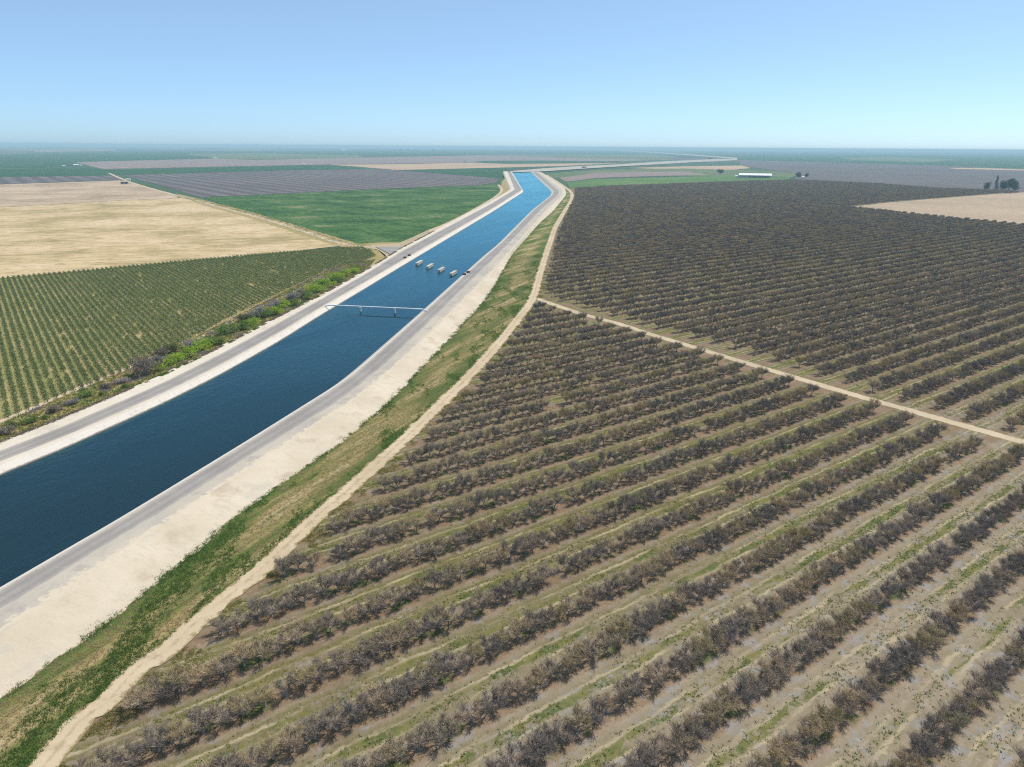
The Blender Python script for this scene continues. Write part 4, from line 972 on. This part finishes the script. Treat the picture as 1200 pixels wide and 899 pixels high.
# ------------------------------------------------------------------ pipe and piers in the canal
def along(a, b):                     # local frame: x along a->b
    d = (b - a); return math.atan2(d.y, d.x), Vector((d.x, d.y, 0)).length
zp = 3.1
pa, pb = G(383.5, 357.6, zp), G(499, 362.6, zp)
rz, ln = along(pa, pb)
e = empty('pipe_bridge', (pa.x, pa.y, ZW), rz)
tag(e, 'white steel pipe crossing the canal on two short piers', 'pipe')
mb = MB(); zz = zp - ZW
mb.tube((-1.2, 0, zz - 1.0), (0, 0, zz - 0.1), .32, .32, 12, True); mb.tube((0, 0, zz - 0.1), (1.5, 0, zz), .32, .32, 12); mb.tube((1.5, 0, zz), (ln - 1.5, 0, zz), .32, .32, 12); mb.tube((ln - 1.5, 0, zz), (ln + 0.6, 0, zz - 0.7), .32, .32, 12, True)
mb.build('pipe', M['steel_white'], e, True)
for t in np.linspace(0.08, 0.92, 8):
    MB().tube((ln * t - .12, 0, zz), (ln * t + .12, 0, zz), .39, .39, 12, True).build('flange', M['steel_white'], e, True)
for x_ in (420, 463.5):
    q = G(x_, 360.4, zp); xl = (Vector((q.x, q.y, 0)) - Vector((pa.x, pa.y, 0))).length
    pr = MB().box(xl - .22, xl + .22, -.7, .7, -2.0, zz - .62, 0.05).build('pier', M['concrete'], e)
    MB().box(xl - .42, xl + .42, -.6, .6, zz - .62, zz - .28, 0.05).build('saddle', M['steel_white'], pr)
for nm_, (x0, y0), (x1, y1) in [('concrete pier in the canal nearest the left bank', (488, 308.4), (494, 304.9)), ('second concrete pier from the left canal bank', (500.5, 312.2), (506.6, 308.7)),
                                ('second concrete pier from the right canal bank', (514, 316.2), (519.8, 312.7)), ('concrete pier in the canal nearest the right bank', (528, 320.4), (534, 316.9))]:
    a, b = G(x0, y0, ZW + 1.5), G(x1, y1, ZW + 1.5); rz, ln = along(a, b); ln = min(ln, 15.0)
    e = empty('canal_pier', (a.x, a.y, ZW), rz); tag(e, 'white capped ' + nm_, 'pier', 'row of four piers standing in the canal')
    sh = MB(); sh.box(0.4, ln - 0.4, -.75, .75, -2.0, 1.1); sh.add([(0.4, -.75, -2), (0.4, .75, -2), (-.2, 0, -2), (0.4, -.75, 1.1), (0.4, .75, 1.1), (-.2, 0, 1.1)], [(0, 3, 5, 2), (1, 2, 5, 4), (3, 4, 5)])
    sh.build('shaft', M['concrete'], e)
    MB().box(0, ln, -.95, .95, 1.1, 1.5, 0.06).build('cap', M['concrete'], e)
for x_, y_, lb in [(474.6, 302.6, 'small black equipment box on the left canal lining, the nearer of two'), (479.6, 299.8, 'small black equipment box on the left canal lining, the farther of two'),
                   (544, 322.2, 'small dark grey box on the right canal road edge, the nearer of two'), (548.6, 319.6, 'small dark grey box on the right canal road edge, the farther of two')]:
    p = G(x_, y_, ZR + .02); e = empty('equipment_box', p, 0.6); tag(e, lb, 'box', 'equipment boxes on the canal banks')
    MB().box(-.9, .9, -.6, .6, 0, .9, .05).build('cabinet', M['dark'], e); MB().box(-1.0, 1.0, -.7, .7, .9, 1.0, .02).build('lid', M['rust'], e)

# ------------------------------------------------------------------ farm buildings on the plain
def shed(name, label, cat, x_, y_, w_, d_, h_, rz, wall='white', roof='white', group=None, doors=1):
    p = G(x_, y_, -0.05); e = empty(name, p, rz); tag(e, label, cat, group)
    MB().box(-w_ / 2, w_ / 2, -d_ / 2, d_ / 2, 0, h_).add([(-w_ / 2, -d_ / 2, h_), (-w_ / 2, d_ / 2, h_), (-w_ / 2, 0, h_ + d_ * .18), (w_ / 2, -d_ / 2, h_), (w_ / 2, d_ / 2, h_), (w_ / 2, 0, h_ + d_ * .18)], [(0, 2, 1), (3, 4, 5)]).build('wall', M[wall], e)
    o_ = 0.5; r_ = MB()
    for sg in (-1, 1):
        ys_ = [(-sg) * 0 + 0.0, sg * (d_ / 2 + o_)]; zs_ = [h_ + d_ * .18 + .12, h_ + .12 - o_ * .36]
        v = [(xx, ys_[k], zs_[k] - t) for t in (0, .14) for k in (0, 1) for xx in (-w_ / 2 - o_, w_ / 2 + o_)]
        r_.add(v, [(0, 1, 3, 2), (4, 6, 7, 5), (2, 3, 7, 6), (0, 2, 6, 4), (1, 5, 7, 3)])
    r_.build('roof', M[roof], e)
    for k in range(doors):
        cx = -w_ / 2 + w_ * (k + .5) / doors; MB().box(cx - min(2, w_ * .15), cx + min(2, w_ * .15), -d_ / 2 - .06, -d_ / 2, 0, h_ * .75).build('door', M['greywall'], e)
    return e
# long open-fronted barn
a, b = G(866.5, 208.2, -0.05), G(903.5, 208.8, -0.05); rz, ln = along(a, b)
e = empty('open_barn', a, rz); tag(e, 'long white roofed open barn beyond the orchard, beside the green field', 'barn')
dp, ev, rg = 42.0, 6.5, 11.0
r_ = MB(); r_.add([(-2, -1.5, ev), (ln + 2, -1.5, ev), (ln + 2, dp / 2, rg), (-2, dp / 2, rg), (-2, dp + 1.5, ev), (ln + 2, dp + 1.5, ev)] + [(-2, -1.5, ev - .3), (ln + 2, -1.5, ev - .3), (ln + 2, dp / 2, rg - .3), (-2, dp / 2, rg - .3), (-2, dp + 1.5, ev - .3), (ln + 2, dp + 1.5, ev - .3)],
       [(0, 1, 2, 3), (3, 2, 5, 4), (7, 6, 9, 8), (8, 9, 10, 11), (0, 6, 7, 1), (0, 3, 9, 6), (3, 4, 10, 9), (1, 7, 8, 2), (2, 8, 11, 5)])
r_.build('roof', M['white'], e)
MB().box(0, ln, dp - .2, dp, 0, ev - .35).build('back_wall', M['greywall'], e)
MB().box(0, ln * .28, 0.3, .5, 0, ev - .4).build('front_wall', M['greywall'], e)
for t in np.linspace(.3, 1, 10): MB().box(ln * t - .35, ln * t + .35, 0, .7, 0, ev - .35).build('post', M['white'], e)
shed('hay_shed', 'small white shed between two round trees right of the barn', 'shed', 940.5, 208.8, 8, 6, 3, 0.2)
shed('lean_to', 'low white lean-to at the left end of the long barn', 'shed', 864.5, 207.9, 12, 9, 3.4, -.55)
shed('farm_shed', 'largest white shed of the farmyard at the far left', 'shed', 89.6, 194.7, 17, 10, 5, .5, group='farmyard sheds far left')
shed('farm_shed', 'small white shed right of the largest farmyard shed far left', 'shed', 95.4, 195, 7, 6, 4, .4, group='farmyard sheds far left')
shed('farm_shed', 'white shed at the left end of the far left farmyard', 'shed', 75, 195.2, 9, 6, 3.5, .5, group='farmyard sheds far left')
shed('dark_shed', 'dark low shed in the far left farmyard among the white ones', 'shed', 83, 194.3, 14, 8, 4.5, .5, 'greywall', 'rust', 'farmyard sheds far left')
shed('pump_shed', 'dark low pump shed at the top corner of the brown field', 'shed', 146, 215.6, 12, 7, 2.6, .3, 'rust', 'dark')
shed('pump_shed', 'pale pump shed where the farm track meets the bare orchard', 'shed', 150.5, 211.6, 9, 5, 2.8, .3)
shed('warehouse', 'white warehouse on the green plain above the purple field', 'warehouse', 403.5, 176.8, 85, 40, 11, .2)
shed('warehouse', 'bright white warehouse on the horizon right of the canal bend', 'warehouse', 743, 173.6, 170, 60, 14, -.1)
shed('warehouse', 'smaller white warehouse on the horizon right of the bright one', 'warehouse', 797, 174.0, 120, 50, 11, -.1)
shed('roadside_house', 'white house with red roof beside the pink tan field', 'house', 545, 190.6, 14, 9, 4, .3, 'white', 'rust')
shed('roadside_shed', 'white shed on the dark green strip above the purple orchard', 'shed', 356, 193.6, 13, 8, 4, .3)
shed('far_house', 'white house at the tip of the pale far field', 'house', 252, 186, 16, 9, 4, .3)
shed('gate_house', 'brown gate house on the far canal bank after the bend', 'gate house', 684.5, 197.4, 14, 9, 5, .4, 'rust', 'dark')
shed('pump_house', 'dark pump house on the far canal bank near its next bend', 'pump house', 832, 186.6, 26, 14, 9, .2, 'rust', 'dark')

# ------------------------------------------------------------------ scattered trees beyond the orchard
def leafy_tree(label, x_, y_, wp, hp, seed, conical=False, group='trees standing on the far plain', name='shade_tree'):
    p = G(x_, y_, -0.05); pxm = (p - Vector((0, 0, H))).length / FPX; w_, h_ = wp * pxm, hp * pxm
    r3 = random.Random(seed); e = empty(name, p, r3.uniform(0, 6.28)); tag(e, label, 'tree', group)
    lobes = []
    for k in range(9):
        a = r3.uniform(0, 6.283); t = k / 8.0
        rr_ = (0.30 - .24 * t if conical else r3.uniform(.20, .30)) * w_
        q = (0.08 if conical else r3.uniform(.05, .30)) * w_
        z_ = h_ * ((.14 + .76 * t) if conical else r3.uniform(.28, .74))
        lobes.append((math.cos(a) * q, math.sin(a) * q, z_, rr_, rr_, h_ * (.12 if conical else .24)))
    me = quad_mesh('crown', leaf_cloud(seed, 1300, lobes, 0.035 * w_), M['leaf_dark'])
    o = bpy.data.objects.new('crown', me); COL.objects.link(o); o.parent = e
    mb = MB().tube((0, 0, -.2), (0, 0, h_ * .35), w_ * .035, w_ * .028, 7)
    for lb in lobes: mb.tube((0, 0, h_ * .33), (lb[0], lb[1], lb[2]), w_ * .018, w_ * .006, 5)
    mb.build('trunk', M['bark'], e)
for i, a in enumerate([('round dark tree left of the long barn', 844.5, 204, 9.5, 5.5), ('left of the two round trees right of the long barn', 935, 208.6, 9, 6.5), ('right of the two round trees right of the long barn', 946, 208.4, 6.5, 5.5),
          ('squat dark tree at the left of the grove by the right tan field', 1155, 223.6, 9, 9), ('left tree of the broad clump by the right tan field', 1175, 223.8, 12, 10.5), ('middle tree of the broad clump by the right tan field', 1181.5, 223.4, 12, 12),
          ('right tree of the broad clump by the right tan field', 1188, 223.8, 11, 10), ('dark tree on the far bank just before the canal turns right', 590, 209.3, 4, 3)]):
    leafy_tree(*a, 900 + i)
leafy_tree('tall pointed conifer between the squat tree and the broad clump', 1166.5, 223.5, 8, 14, 950, True, name='conifer_tree')
for i, (x_, y_) in enumerate([(462, 176.6), (470, 176.3), (478, 176.2), (486, 176.7), (508, 177)]):
    leafy_tree('%s dark tree from the left in the far row below the horizon' % ordinal(i + 1), x_, y_, 3.2, 2.2, 970 + i, group='far row of dark trees')

# ------------------------------------------------------------------ haze over the plain
def haze():
    m = bpy.data.materials.new('haze_air'); m.use_nodes = True
    t = m.node_tree; t.nodes.remove(t.nodes['Principled BSDF'])
    pv = t.nodes.new('ShaderNodeVolumePrincipled')
    pv.inputs['Color'].default_value = (0.62, 0.90, 1.0, 1)
    pv.inputs['Density'].default_value = HAZE
    pv.inputs['Anisotropy'].default_value = 0.0
    t.links.new(pv.outputs[0], t.nodes['Material Output'].inputs['Volume'])
    b = GB + 400
    o = MB().box(-b, b, -3400, b, -3.2, H + 6).build('haze', m)
    tag(o, kind='stuff')
HAZE = 1.2e-4
haze()
